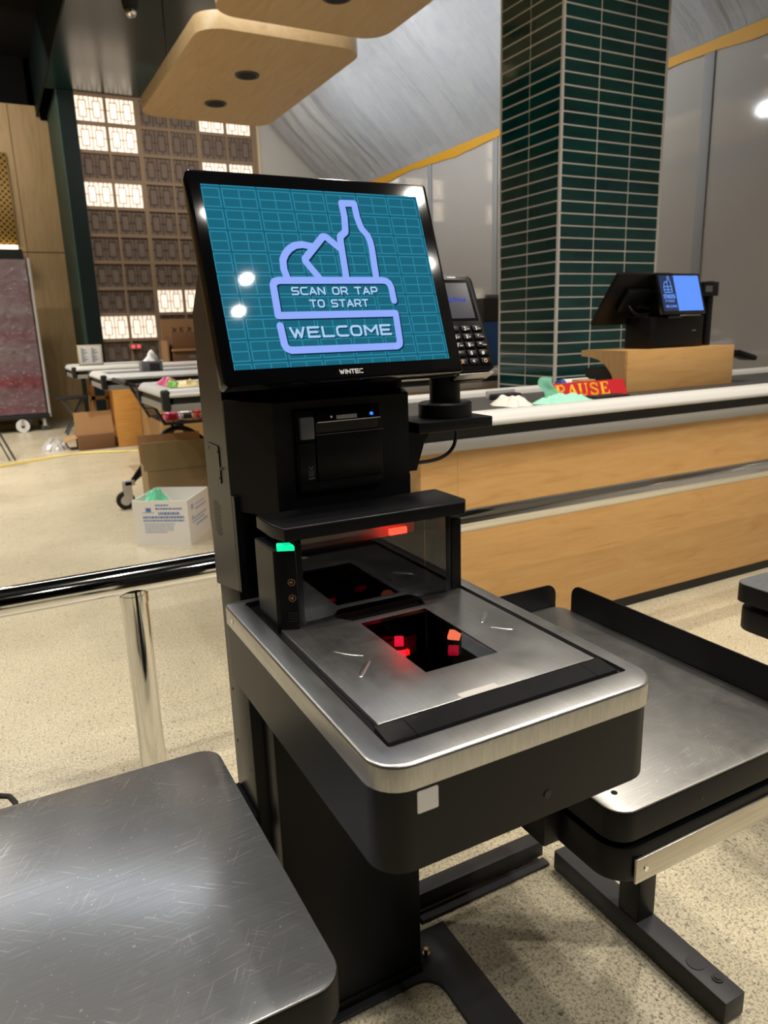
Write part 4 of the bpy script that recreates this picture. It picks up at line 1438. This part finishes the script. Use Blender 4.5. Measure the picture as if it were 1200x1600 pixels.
rs = stand(0.632, 1.062, 0.583, 1.19, 0.60, 1.007, 'bagging_stand', 'right-hand bagging stand with a worn grey top plate and black side guards', 'bagging stand', 'plate_right', True)
mk('side_guard', B().prism(rrect(0.60, 1.152, 0.556, 0.660, (0.02, 0.02, 0.025, 0.025), 6), 1.0625, 1.0665, 'x', 0.001), 'black', rs)
mk('rear_guard', B().prism(rrect(0.70, 1.052, 0.556, 0.652, (0.02, 0.02, 0.025, 0.025), 6), 1.1905, 1.1945, 'y', 0.001), 'black', rs)
b = B()
b.box(0.60, 0.981, 1.128, 1.166, 0.012, 0.052, 0.003)
mk('crossbar', b, 'charcoal', rs)
mk('crossbar_reflection', B().box(0.64, 0.981, 1.105, 1.128, 0.002, 0.008), 'charcoal', rs)  # solid strip added for the crossbar's reflection in the floor
b = B()
b.box(0.6095, 0.70, 0.70, 0.98, 0.482, 0.535, 0.004)
mk('side_arm', b, 'black', rs)
for x, y in ((0.665, 0.625), (0.96, 1.15)):
    mk('plate_mark', B().cyl((x, y, 0.6), (x, y, 0.6006), 0.0045, n=16), 'black' if x < .7 else 'white', rs)
mk('tray_hole', B().cyl((0.79, 0.5825, 0.572), (0.79, 0.584, 0.572), 0.003, n=12), 'rubber', rs)

ls = stand(-0.22, 0.226, 0.54, 1.020, 0.60, -0.12, 'loading_stand', 'left-hand basket stand with a scratched grey top plate in the near corner', 'basket stand', 'plate', False)
b = B().tube([(-0.055, 1.0205, 0.575), (-0.055, 1.055, 0.59), (-0.08, 1.07, 0.592), (-0.14, 1.07, 0.592), (-0.16, 1.055, 0.59), (-0.16, 1.0205, 0.575)], 0.004, 8, 1)
mk('bag_hook', b, 'rubber', ls)


def copy_tree(o, loc, label):
    r = o.copy()
    COL.objects.link(r)
    r.location = loc
    r['label'] = label
    for ch in list(o.children):
        if ch.name.startswith('bag_hook'):
            continue
        c = ch.copy()
        COL.objects.link(c)
        c.parent = r
        for g in list(ch.children):
            d = g.copy()
            COL.objects.link(d)
            d.parent = c
    return r


copy_tree(ls, (ls.location.x + 1.736, ls.location.y + 0.066, 0), 'corner of the next kiosk grey-topped stand at the right edge of the photo')

# ------------------------------------------------------------------ the kiosk
KX0, KX1 = 0.29, 0.59
K = thing('self_checkout_kiosk', 'black self-checkout kiosk with a tilted lit screen and steel-rimmed tray', 'self-checkout kiosk', (0.44, 1.08, 0))
# upper housing
side = [(1.040, 0.835), (1.176, 0.808), (1.176, 1.25), (1.052, 1.375), (1.002, 1.375), (0.93, 1.165), (1.052, 1.141)]
b = B().prism(side, KX0, KX1, 'x', 0.0)
hs = mk('housing', b, 'black_side', K, ang=20)
mk('access_panel', B().prism(rrect(1.089, 1.154, 0.994, 1.053, 0.006, 3), KX0 - 0.0015, KX0, 'x', 0.0008), 'black_side', hs)
b = B()
for y, z in ((1.096, 1.003), (1.147, 1.044), (1.096, 1.044), (1.08, 1.02)):
    b.cyl((KX0 - 0.0024, y, z), (KX0 - 0.001, y, z), 0.0022, n=10)
mk('panel_screws', b, 'greyplastic', hs)
b = B()
for j in range(16):
    for i in range(5):
        if (i + j) % 2 == 0 or True:
            y, z = 1.150 - i * 0.0082 - (j % 2) * 0.0041, 0.958 - j * 0.0036
            if (i in (0, 4) and j in (0, 15)):
                continue
            b.cyl((KX0 - 0.0006, y, z), (KX0 + 0.0005, y, z), 0.0008, n=6)
mk('speaker_grille', b, 'rubber', hs)
# lower spine and cabinet
mk('spine', B().box(0.294, 0.588, 1.056, 1.172, 0.008, 0.835, 0.003), 'black_side', K)
mk('cabinet_door', B().box(0.313, 0.574, 1.0, 1.055, 0.03, 0.714, 0.003), 'black', K)
mk('kick_plate', B().box(0.311, 0.575, 0.9985, 1.055, 0.008, 0.029, 0.001), 'black', K)
b = B()
for z in (0.60, 0.50, 0.38):
    b.cyl((0.2935, 1.08, z), (0.2945, 1.08, z), 0.003, n=12)
    b.cyl((0.2935, 1.15, z + 0.02), (0.2945, 1.15, z + 0.02), 0.003, n=12)
mk('side_screws', b, 'rubber', K)
b = B().prism(rrect(1.045, 1.16, 0.395, 0.432, 0.006, 3), 0.279, 0.294, 'x', 0.003)
mk('side_bracket', b, 'black', K)
# printer housing in front, chamfered
pts = [(0.2902, 1.06), (0.2902, 1.046), (0.333, 0.957), (0.547, 0.957), (0.5898, 1.046), (0.5898, 1.06)]
b = B().prism(pts, 0.962, 1.126, 'z', 0.002)
mk('printer_housing', b, 'black', K, ang=20)
# arch over the scanner
arch = [(0.2902, 0.836), (0.2902, 0.985), (0.5898, 0.985), (0.5898, 0.836), (0.578, 0.836)]
for k in range(7):
    a = math.radians(90 * k / 6)
    arch.append((0.533 + 0.045 * math.cos(a), 0.915 + 0.045 * math.sin(a)))
for k in range(7):
    a = math.radians(90 + 90 * k / 6)
    arch.append((0.347 + 0.045 * math.cos(a), 0.915 + 0.045 * math.sin(a)))
arch += [(0.302, 0.836)]
mk('arch_surround', B().prism(arch, 1.030, 1.045, 'y'), 'black', K, ang=30)
mk('arch_recess', B().box(0.296, 0.584, 1.045, 1.056, 0.836, 0.985), 'rubber', K)

# receipt printer
P = mk('receipt_printer', B().box(0.362, 0.497, 0.949, 0.957, 0.994, 1.112, 0.003), 'plastic', K)
mk('paper_door', B().box(0.390, 0.495, 0.944, 0.9495, 1.010, 1.077, 0.002), 'plastic', P)
mk('lower_face', B().box(0.364, 0.495, 0.9455, 0.9492, 0.997, 1.0095, 0.001), 'plastic', P)
mk('side_face', B().box(0.364, 0.3885, 0.9455, 0.9492, 1.010, 1.066, 0.001), 'plastic', P)
mk('release_button', B().box(0.366, 0.387, 0.940, 0.949, 1.072, 1.103, 0.002), 'greyplastic', P)
mk('paper_slot', B().box(0.392, 0.490, 0.9484, 0.9495, 1.079, 1.094), 'rubber', P)
mk('status_strip', B().prism([(0.949, 1.095), (0.938, 1.096), (0.940, 1.106), (0.949, 1.110)], 0.391, 0.489, 'x', 0.0), 'plastic_gloss', P)
mk('strip_print', B().prism([(0.9384, 1.0975), (0.9392, 1.1030), (0.9388, 1.1030), (0.9380, 1.0975)], 0.420, 0.452, 'x'), 'print_grey', P)
mk('strip_edge', B().box(0.391, 0.489, 0.9372, 0.9385, 1.0945, 1.0958), 'alu', P)
mk('door_edge', B().box(0.390, 0.497, 0.9432, 0.9445, 1.0765, 1.0775), 'greyplastic', P)
mk('status_lamp', B().cyl((0.475, 0.9365, 1.1015), (0.475, 0.941, 1.1015), 0.0022, n=14), 'led_blue', P)
mk('status_lamp', B().cyl((0.412, 0.9375, 1.1015), (0.412, 0.941, 1.1015), 0.0016, n=12), 'letters', P)
mk('power_switch', B().box(0.3745, 0.3855, 0.9445, 0.9462, 1.0145, 1.0285, 0.0006), 'rubber', P)
b = B()
b.ribbon(arc(0, 0, 0.002, 0.0024, 0, 360, 12), 0.0007, Vector((0.380, 0.9443, 1.0225)), Vector((1, 0, 0)), Vector((0, 0, 1)), Vector((0, -1, 0)))
b.ribbon([(-0.004, -0.0065), (0.0045, -0.0065)], 0.0009, Vector((0.380, 0.9443, 1.0225)), Vector((1, 0, 0)), Vector((0, 0, 1)), Vector((0, -1, 0)))
b.ribbon([(-0.0025, 0.011), (-0.0025, 0.0095), (0, 0.0075), (0.0025, 0.0095), (0.0025, 0.011)], 0.0006, Vector((0.380, 0.9448, 1.0225)), Vector((1, 0, 0)), Vector((0, 0, 1)), Vector((0, -1, 0)), 0.0006)
b.ribbon([(0, 0.0075), (0, 0.0095)], 0.0006, Vector((0.380, 0.9448, 1.0225)), Vector((1, 0, 0)), Vector((0, 0, 1)), Vector((0, -1, 0)), 0.0006)
mk('switch_symbols', b, 'print_grey', P)

# monitor
S0 = Vector((0.2535, 0.90, 1.155))
SU = Vector((0, 0.1, 0.2685)).normalized()
SR = Vector((1, 0, 0))
SN = SR.cross(SU)


def sbox(bb, u0, u1, v0, v1, d0, d1, bev=0.0):
    return plane_box(bb, S0, SR, SU, u0, u1, v0, v1, d0, d1, bev)


def splane(pts, d0, d1, bev):
    m = Matrix(((SR.x, SU.x, SN.x, S0.x), (SR.y, SU.y, SN.y, S0.y), (SR.z, SU.z, SN.z, S0.z), (0, 0, 0, 1)))
    return B().prism(pts, d0, d1, 'z', bev, 2, m)


MON = mk('monitor', splane(rrect(0.0, 0.3555, 0.0, 0.2867, 0.005, 3), -0.024, 0.0, 0.0025), 'plastic_gloss', K)
b = B()
sbox(b, 0.05, 0.31, 0.03, 0.26, -0.06, -0.024, 0.01)
mk('back_shell', b, 'plastic', MON)
DSP = mk('display', sbox(B(), 0.0160, 0.3352, 0.0203, 0.2668, 0, 0.0006), 'display', MON)
# graphic on the display
bottle = [(0.2415, 0.1378), (0.2440, 0.186), (0.2435, 0.196), (0.2415, 0.2035), (0.2345, 0.213), (0.2325, 0.2195), (0.2305, 0.2305), (0.2300, 0.2505), (0.2105, 0.2500), (0.2110, 0.2306), (0.2085, 0.2125), (0.2075, 0.2080), (0.1985, 0.2010), (0.1975, 0.1945), (0.1951, 0.1378)]
diamond = [(0.1575, 0.1377), (0.1400, 0.1640), (0.1400, 0.1680), (0.1720, 0.2000), (0.1765, 0.2000), (0.1950, 0.1830)]
circle = [(0.1100, 0.1377), (0.1068, 0.153), (0.1080, 0.166), (0.1130, 0.1745), (0.120, 0.1815), (0.129, 0.1865), (0.1400, 0.1880), (0.1530, 0.1855)]
boxp = [(0.2625, 0.1082), (0.2625, 0.1276), (0.2605, 0.1335), (0.2560, 0.1370), (0.2510, 0.1379), (0.0964, 0.1376), (0.0903, 0.1357), (0.0878, 0.1310), (0.0870, 0.0897), (0.2612, 0.0897), (0.2590, 0.0490), (0.2575, 0.0445), (0.2530, 0.0420), (0.0960, 0.0425), (0.0905, 0.0450), (0.0880, 0.0500), (0.0870, 0.0760)]
b = B()
sh = Vector((0.0016, -0.0016))
for P_ in (bottle, diamond, circle, boxp):
    b.ribbon([(x + sh.x, y + sh.y) for x, y in P_], 0.0105, S0, SR, SU, SN, 0.0009)
write(b, 'SCAN OR TAP', 0.1125 + .001, 0.1183 - .001, 0.1265, 0.0092, 0.0024, S0, SR, SU, SN, 0.0009, 0.42)
write(b, 'TO START', 0.1350 + .001, 0.1006 - .001, 0.086, 0.0092, 0.0024, S0, SR, SU, SN, 0.0009, 0.42)
write(b, 'WELCOME', 0.1000 + .0013, 0.0597 - .0013, 0.1475, 0.0128, 0.0034, S0, SR, SU, SN, 0.0009, 0.42)
mk('graphic_shadow', b, 'logo_shadow', MON)
b = B()
for P_ in (bottle, diamond, circle, boxp):
    b.ribbon(P_, 0.0098, S0, SR, SU, SN, 0.0013)
mk('grocery_graphic', b, 'logo', MON)
b = B()
write(b, 'SCAN OR TAP', 0.1125, 0.1183, 0.1265, 0.0092, 0.0022, S0, SR, SU, SN, 0.0013, 0.42)
write(b, 'TO START', 0.1350, 0.1006, 0.086, 0.0092, 0.0022, S0, SR, SU, SN, 0.0013, 0.42)
mk('prompt_lettering', b, 'logo_text', MON)
b = B()
write(b, 'WELCOME', 0.1000, 0.0597, 0.1475, 0.0128, 0.0032, S0, SR, SU, SN, 0.0013, 0.42)
mk('welcome_lettering', b, 'logo_text', MON)
b = B()
write(b, 'WINTEC', 0.1590, 0.0075, 0.034, 0.0052, 0.0014, S0, SR, SU, SN, 0.0005, 0.30)
mk('maker_mark', b, 'letters', MON)

# tray: black body and brushed steel rim
TX0, TX1, TY0, TY1, TZ = 0.2545, 0.6115, 0.512, 1.006, 0.834
inn = rrect(0.2825, 0.5905, 0.546, 0.990, 0.004, 7)
b = B()
b.prism(rrect(TX0 + 0.003, TX1 - 0.003, TY0 + 0.003, TY1, (0.034, 0.034, 0.004, 0.004), 8), 0.7125, 0.742, 'z', 0.006, 3)
bmesh.ops.rotate(b.bm, cent=(0, 0, 0.7273), matrix=Matrix.Rotation(0, 3, 'X'), verts=b.bm.verts)
b2 = B()
lo_o = rrect(TX0 + 0.003, TX1 - 0.003, TY0 + 0.003, TY1, (0.034, 0.034, 0.004, 0.004), 7)
b2.ring(lo_o, inn, 0.716, 0.8065)
o_in = rrect(TX0 + 0.007, TX1 - 0.007, TY0 + 0.007, TY1 - 0.002, (0.030, 0.030, 0.004, 0.004), 7)
b2.prism(o_in, 0.7125, 0.7165, 'z')
tb_ = mk('tray_body', b2, 'black', K)
mk('well_floor', B().box(0.2826, 0.5904, 0.5461, 0.9899, 0.74, 0.744), 'rubber', tb_)
mk('sticker', B().prism(rrect(0.2945, 0.3175, 0.7775, 0.8010, 0.0015, 3), TY0 + 0.0022, TY0 + 0.003, 'y'), 'letters', tb_, label='small blank pale sticker')
mk('grommet', B().cyl((0.4515, TY0 + 0.002, 0.742), (0.4515, TY0 + 0.004, 0.742), 0.0045, n=16), 'rubber', tb_)
rb = B().ring(rrect(TX0, TX1, TY0, TY1, (0.036, 0.036, 0.012, 0.012), 7), inn, 0.8065, TZ, 0.004, 3)
rim = mk('steel_rim', rb, 'steel', K, ang=40)
mk('rim_screw', B().cyl((TX0 - 0.0006, 0.965, 0.819), (TX0 + 0.001, 0.965, 0.819), 0.0035, n=14), 'chrome', rim)
mk('rim_screw', B().cyl((0.281, 0.977, TZ), (0.281, 0.977, TZ + 0.0015), 0.0025, n=12), 'chrome', rim)

# base plate on the floor
pl = [(0.20, 1.085), (0.20, 0.45), (0.288, 0.45), (0.288, 0.95)]
for k in range(7):
    a = math.radians(180 - 90 * k / 6)
    pl.append((0.328 + 0.04 * math.cos(a), 0.945 + 0.04 * math.sin(a)))
for k in range(7):
    a = math.radians(90 - 90 * k / 6)
    pl.append((0.553 + 0.04 * math.cos(a), 0.945 + 0.04 * math.sin(a)))
pl += [(0.593, 0.95), (0.593, 0.45), (0.676, 0.45), (0.676, 1.085)]
bp = mk('base_plate', B().prism(pl[::-1], 0.0, 0.008, 'z', 0.001), 'charcoal', K)
bo = B().cyl((0.602, 1.03, 0.008), (0.602, 1.03, 0.012), 0.008, n=6)
bo.cyl((0.602, 1.03, 0.012), (0.602, 1.03, 0.022), 0.0045, n=14)
mk('bolt', bo, 'chrome', bp)

# bracket and pole for the card terminal
br = B()
br.box(0.59, 0.735, 1.0, 1.095, 1.053, 1.071, 0.002)
mk('terminal_bracket', br, 'black', K)
gus = [(0.59, 0.985), (0.59, 1.053), (0.655, 1.053), (0.638, 1.046), (0.628, 1.032), (0.612, 0.985)]
mk('bracket_gusset', B().prism(gus, 1.046, 1.054, 'y'), 'black', K)
b = B().cyl((0.672, 1.05, 1.071), (0.672, 1.05, 1.0935), 0.0455, n=36)
b.cyl((0.672, 1.05, 1.0935), (0.672, 1.05, 1.096), 0.0455, 0.042, n=36)
mk('swivel_disc', b, 'black', K)
mk('terminal_pole', B().cyl((0.672, 1.05, 1.096), (0.672, 1.05, 1.150), 0.026, n=28), 'black', K)
b = B().tube([(0.692, 1.05, 1.053), (0.694, 1.05, 1.035), (0.690, 1.05, 1.018), (0.675, 1.05, 1.004), (0.650, 1.05, 0.997), (0.60, 1.05, 0.997), (0.588, 1.05, 0.997)], 0.0032, 10, 2)
mk('terminal_cable', b, 'rubber', K)

# ------------------------------------------------------------------ card terminal
T = thing('card_terminal', 'black card payment terminal with keypad on a pole behind the kiosk screen', 'card terminal', (0.70, 1.05, 1.15))
TU = Vector((0, 0.075, 0.155)).normalized()
T0 = Vector((0.659, 1.0, 1.148))
TN = SR.cross(TU)


def tp(pts, d0, d1, bev=0.0):
    m = Matrix(((SR.x, TU.x, TN.x, T0.x), (SR.y, TU.y, TN.y, T0.y), (SR.z, TU.z, TN.z, T0.z), (0, 0, 0, 1)))
    return B().prism(pts, d0, d1, 'z', bev, 2, m)


bd = mk('body', tp(rrect(0.0, 0.084, 0, 0.172, 0.012, 5), -0.026, 0.0, 0.004), 'plastic', T)
mk('silver_edge', tp(rrect(-0.0012, 0.0852, -0.0012, 0.1732, 0.013, 5), -0.018, -0.014), 'alu', T)
mk('screen', plane_box(B(), T0, SR, TU, 0.012, 0.074, 0.088, 0.162, 0, 0.0006), 'plastic_gloss', bd)
mk('lit_area', plane_box(B(), T0, SR, TU, 0.016, 0.068, 0.092, 0.156, 0.0006, 0.001), 'term_screen', bd)
b = text_bm('Verifone', 0.0125, 0.0, 0.0, 0.0002)
place(b, T0 + SR * 0.0155 + TU * 0.122 + TN * 0.0013, SR, TU)
mk('screen_lettering', b, 'term_ink', bd)
mk('top_mark', plane_box(B(), T0, SR, TU, 0.034, 0.05, 0.1655, 0.1675, 0, 0.0005), 'letters', bd)
keys = ['1', '2abc', '3def', '4ghi', '5jkl', '6mno', '7pqrs', '8tuv', '9wxyz', '*', '0', '#', 'X', '<', 'O']
for i, kt in enumerate(keys):
    r_, c_ = divmod(i, 3)
    u0, v0 = 0.0105 + c_ * 0.0225, 0.0675 - r_ * 0.0145
    ky = mk('key', plane_box(B(), T0, SR, TU, u0, u0 + 0.0185, v0, v0 + 0.0108, -0.0005, 0.0028, 0.0012), 'plastic', bd)
    b = text_bm(kt[0], 0.0085, 0, 0, 0.0003)
    place(b, T0 + SR * (u0 + 0.005) + TU * (v0 + 0.0025) + TN * 0.003, SR, TU)
    if len(kt) > 1:
        q = text_bm(kt[1:], 0.0042)
        place(q, T0 + SR * (u0 + 0.0105) + TU * (v0 + 0.0035) + TN * 0.003, SR, TU)
        me = bpy.data.meshes.new('q')
        q.bm.to_mesh(me)
        b.bm.from_mesh(me)
        bpy.data.meshes.remove(me)
        q.bm.free()
    mk('key_mark', b, 'amber_print' if kt in 'XO' else 'letters', ky)
mk('cradle', tp(rrect(0.006, 0.078, -0.006, 0.10, 0.006, 4), -0.040, -0.026, 0.003), 'plastic', T)
mk('cradle_lip', plane_box(B(), T0, SR, TU, 0.012, 0.080, -0.0045, -0.0013, -0.030, -0.006, 0.001), 'alu', T)
mk('side_latch', plane_box(B(), T0, SR, TU, 0.084, 0.089, 0.055, 0.075, -0.024, -0.008, 0.002), 'plastic', T)

# ------------------------------------------------------------------ bioptic scanner
Sx0, Sx1 = 0.2925, 0.5845
Q = thing('barcode_scanner', 'bioptic barcode scanner with a steel platter and glowing red windows in the kiosk tray', 'barcode scanner', (0.438, 0.75, 0.744))
b = B()
b.ring(rrect(0.2875, 0.5875, 0.552, 0.985, 0.004, 4), rrect(0.372, 0.56, 0.642, 0.86, 0.004, 4), 0.744, 0.828)
mk('base_housing', b, 'plastic', Q)
plat_o = [(0.2935, 0.589), (0.5825, 0.589), (0.5825, 0.8925), (0.5165, 0.8925), (0.504, 0.845), (0.388, 0.845), (0.372, 0.868), (0.2935, 0.868)]
plat_i = [(0.3935, 0.661), (0.4955, 0.661), (0.4955, 0.75), (0.4955, 0.80), (0.4955, 0.832), (0.3935, 0.832), (0.3935, 0.80), (0.3935, 0.75)]
b = B().ring(plat_o, plat_i, 0.8285, TZ, 0.0008, 2)
pt = mk('steel_platter', b, 'steel', Q, ang=30)


def emboss(pts, w, h):
    bb = B()
    P_ = [Vector((x, y, 0)) for x, y in pts]
    for _ in range(2):
        q = [P_[0]]
        for a_, c_ in zip(P_, P_[1:]):
            q += [a_ * 0.75 + c_ * 0.25, a_ * 0.25 + c_ * 0.75]
        q.append(P_[-1])
        P_ = q
    n = len(P_)
    rows_ = []
    for i, p in enumerate(P_):
        d = (P_[min(i + 1, n - 1)] - P_[max(0, i - 1)]).normalized()
        nr = Vector((-d.y, d.x, 0))
        tt = math.sin(math.pi * min(1, max(0, i / (n - 1)))) ** 0.4
        rows_.append([bb.bm.verts.new(p + nr * w * tt * k + Vector((0, 0, TZ - 0.0004 + h * tt * (1 - k * k)))) for k in (-1, -0.6, 0, 0.6, 1)])
    for r0_, r1_ in zip(rows_, rows_[1:]):
        for k in range(4):
            bb.bm.faces.new((r0_[k], r1_[k], r1_[k + 1], r0_[k + 1]))
    bmesh.ops.recalc_face_normals(bb.bm, faces=bb.bm.faces)
    return bb


mk('embossed_mark', emboss([(0.3255, 0.771), (0.334, 0.757), (0.343, 0.747), (0.3525, 0.7385)], 0.0024, 0.0012), 'steel', pt, ang=80)
mk('embossed_mark', emboss([(0.3235, 0.690), (0.331, 0.700), (0.343, 0.714), (0.353, 0.724)], 0.0044, 0.0013), 'steel', pt, ang=80)
mk('embossed_mark', emboss([(0.5610, 0.777), (0.551, 0.766), (0.541, 0.756), (0.532, 0.746)], 0.0040, 0.0012), 'steel', pt, ang=80)
mk('embossed_mark', emboss([(0.5325, 0.729), (0.540, 0.722), (0.547, 0.713), (0.5545, 0.7065)], 0.0024, 0.0012), 'steel', pt, ang=80)
mk('clear_tape', B().box(0.395, 0.445, 0.5885, 0.5995, TZ, TZ + 0.0004), 'clearfilm', pt)
mk('platter_window', B().box(0.3935, 0.4955, 0.661, 0.832, 0.8300, 0.8332), 'window_pane', Q)
b = B()
b.box(0.3722, 0.5598, 0.6421, 0.8599, 0.7442, 0.7448)
b.box(0.3722, 0.5598, 0.8585, 0.8599, 0.7448, 0.828)
mk('window_well', b, 'well', Q)
# red illuminators inside the well; the nearer of each pair is its mirror image, added as a glowing block


def led(name, px, m, q=None):
    return mk(name, px, m, Q)


def ledbox(cx, cy, cz, w, d, h, rz, rx):
    m_ = Matrix.Translation((cx, cy, cz)) @ Matrix.Rotation(rz, 4, 'Z') @ Matrix.Rotation(rx, 4, 'X')
    return B().box(-w / 2, w / 2, -d / 2, d / 2, -h / 2, h / 2, 0.001, 1, m_)


for lx, ly, lz, w_, d_, m_, rz_ in ((0.4325, 0.7955, 0.812, .0125, .017, 'led_red', -0.48), (0.4140, 0.7560, 0.812, .012, .015, 'led_red', -0.48),
                                   (0.5066, 0.7735, 0.812, .0165, .017, 'led_hot', -0.78), (0.4786, 0.7334, 0.812, .0135, .016, 'led_mirrored', -0.62)):
    mk('illuminator_glow', ledbox(lx, ly, lz, w_, d_, 0.006, rz_, 0.25), m_, Q)
b = B()
for xa, xb in ((0.2885, 0.3205), (0.3212, 0.5575), (0.5582, 0.5868)):
    b.prism([(0.5535, 0.800), (0.5545, 0.826), (0.558, 0.831), (0.5875, 0.8335), (0.5875, 0.800)], xa, xb, 'x')
mk('front_bar', b, 'plastic', Q, ang=40)
b = B()
b.tube([(0.2862, 0.985, 0.826), (0.2862, 0.5505, 0.826), (0.5895, 0.5505, 0.826), (0.5895, 0.985, 0.826)], 0.0018, 8)
mk('seal', b, 'greyplastic', Q)
# vertical tower
tw = B()
lt = [(0.2905, 0.945), (0.2905, 0.872), (0.2945, 0.866), (0.3155, 0.8565), (0.3175, 0.858), (0.3175, 0.945)]
tw.prism(lt, 0.828, 0.944, 'z', 0.003)
left = mk('left_pillar', tw, 'plastic', Q, ang=30)
mk('status_light', B().prism([(0.2945, 0.8655), (0.3152, 0.8562), (0.3152, 0.8720), (0.2985, 0.879)], 0.9435, 0.9515, 'z', 0.0025), 'led_green', left)
b = B()
pu = Vector((0.0210, -0.0095, 0)).normalized()
po = Vector((0.3005, 0.8630, 0))
pn = Vector((-0.0095, -0.0210, 0)).normalized()
for z, kind in ((0.9005, 0), (0.8785, 1)):
    oc = po + pu * 0.0095 + Vector((0, 0, z))
    b.ribbon(arc(0, 0, 0.0045, 0.0045, 0, 360, 18), 0.0005, oc, pu, Vector((0, 0, 1)), pn, 0.0006)
    b.ribbon([(-0.0022, 0), (-0.0008, 0.0003), (-0.0005, 0), (-0.0018, -0.0004)], 0.0014, oc, pu, Vector((0, 0, 1)), pn, 0.0006)
    b.ribbon(arc(0, 0, 0.0012, 0.0022, 70, -70, 6) if kind == 0 else [(-0.0005, -0.0016), (0.001, -0.0016), (0.001, 0.0016), (-0.0005, 0.0016)], 0.0007, oc, pu, Vector((0, 0, 1)), pn, 0.0006)
mk('button_symbols', b, 'amber_print', left)
b = B()
for i in range(4):
    for j in range(4):
        c0 = po + pu * (0.004 + i * 0.0032) + Vector((0, 0, 0.846 + j * 0.0037)) + pn * 0.0001
        b.cyl(c0, c0 + pn * 0.0006, 0.0011, n=8)
mk('speaker_holes', b, 'rubber', left)
rp = B().prism([(0.5665, 0.945), (0.5665, 0.878), (0.569, 0.874), (0.585, 0.874), (0.5885, 0.880), (0.5885, 0.945)], 0.828, 0.944, 'z', 0.003)
mk('right_pillar', rp, 'plastic', Q, ang=30)
fr = B()
fr.box(0.3185, 0.3285, 0.866, 0.93, 0.828, 0.956, 0.001)
fr.box(0.5555, 0.566, 0.872, 0.93, 0.828, 0.956, 0.001)
fr.box(0.3285, 0.5555, 0.868, 0.878, 0.828, 0.836)
mk('window_frame', fr, 'plastic', Q)
mk('upright_window', B().box(0.3285, 0.5555, 0.8695, 0.8725, 0.836, 0.956), 'window_pane', Q)
rw = B()
rw.box(0.3285, 0.5555, 0.93, 0.935, 0.83, 0.956)
mk('window_back', rw, 'well', Q)
mk('reflector', B().box(0.352, 0.535, 0.926, 0.9295, 0.918, 0.946), 'amber_well', Q)
mk('illuminator_glow', B().box(0.480, 0.508, 0.9, 0.906, 0.9265, 0.9355, 0.0008), 'led_bright', Q)
cap = [(0.2965, 0.95), (0.2965, 0.890), (0.3035, 0.859), (0.577, 0.851), (0.5885, 0.866), (0.5885, 0.95)]
cp = mk('cap', B().prism(cap, 0.956, 0.974, 'z', 0.003, 3), 'plastic', Q, ang=40)
mk('cap_mark', B().box(0.40, 0.50, 0.9, 0.9005, 0.974, 0.9743), 'plastic_gloss', cp)
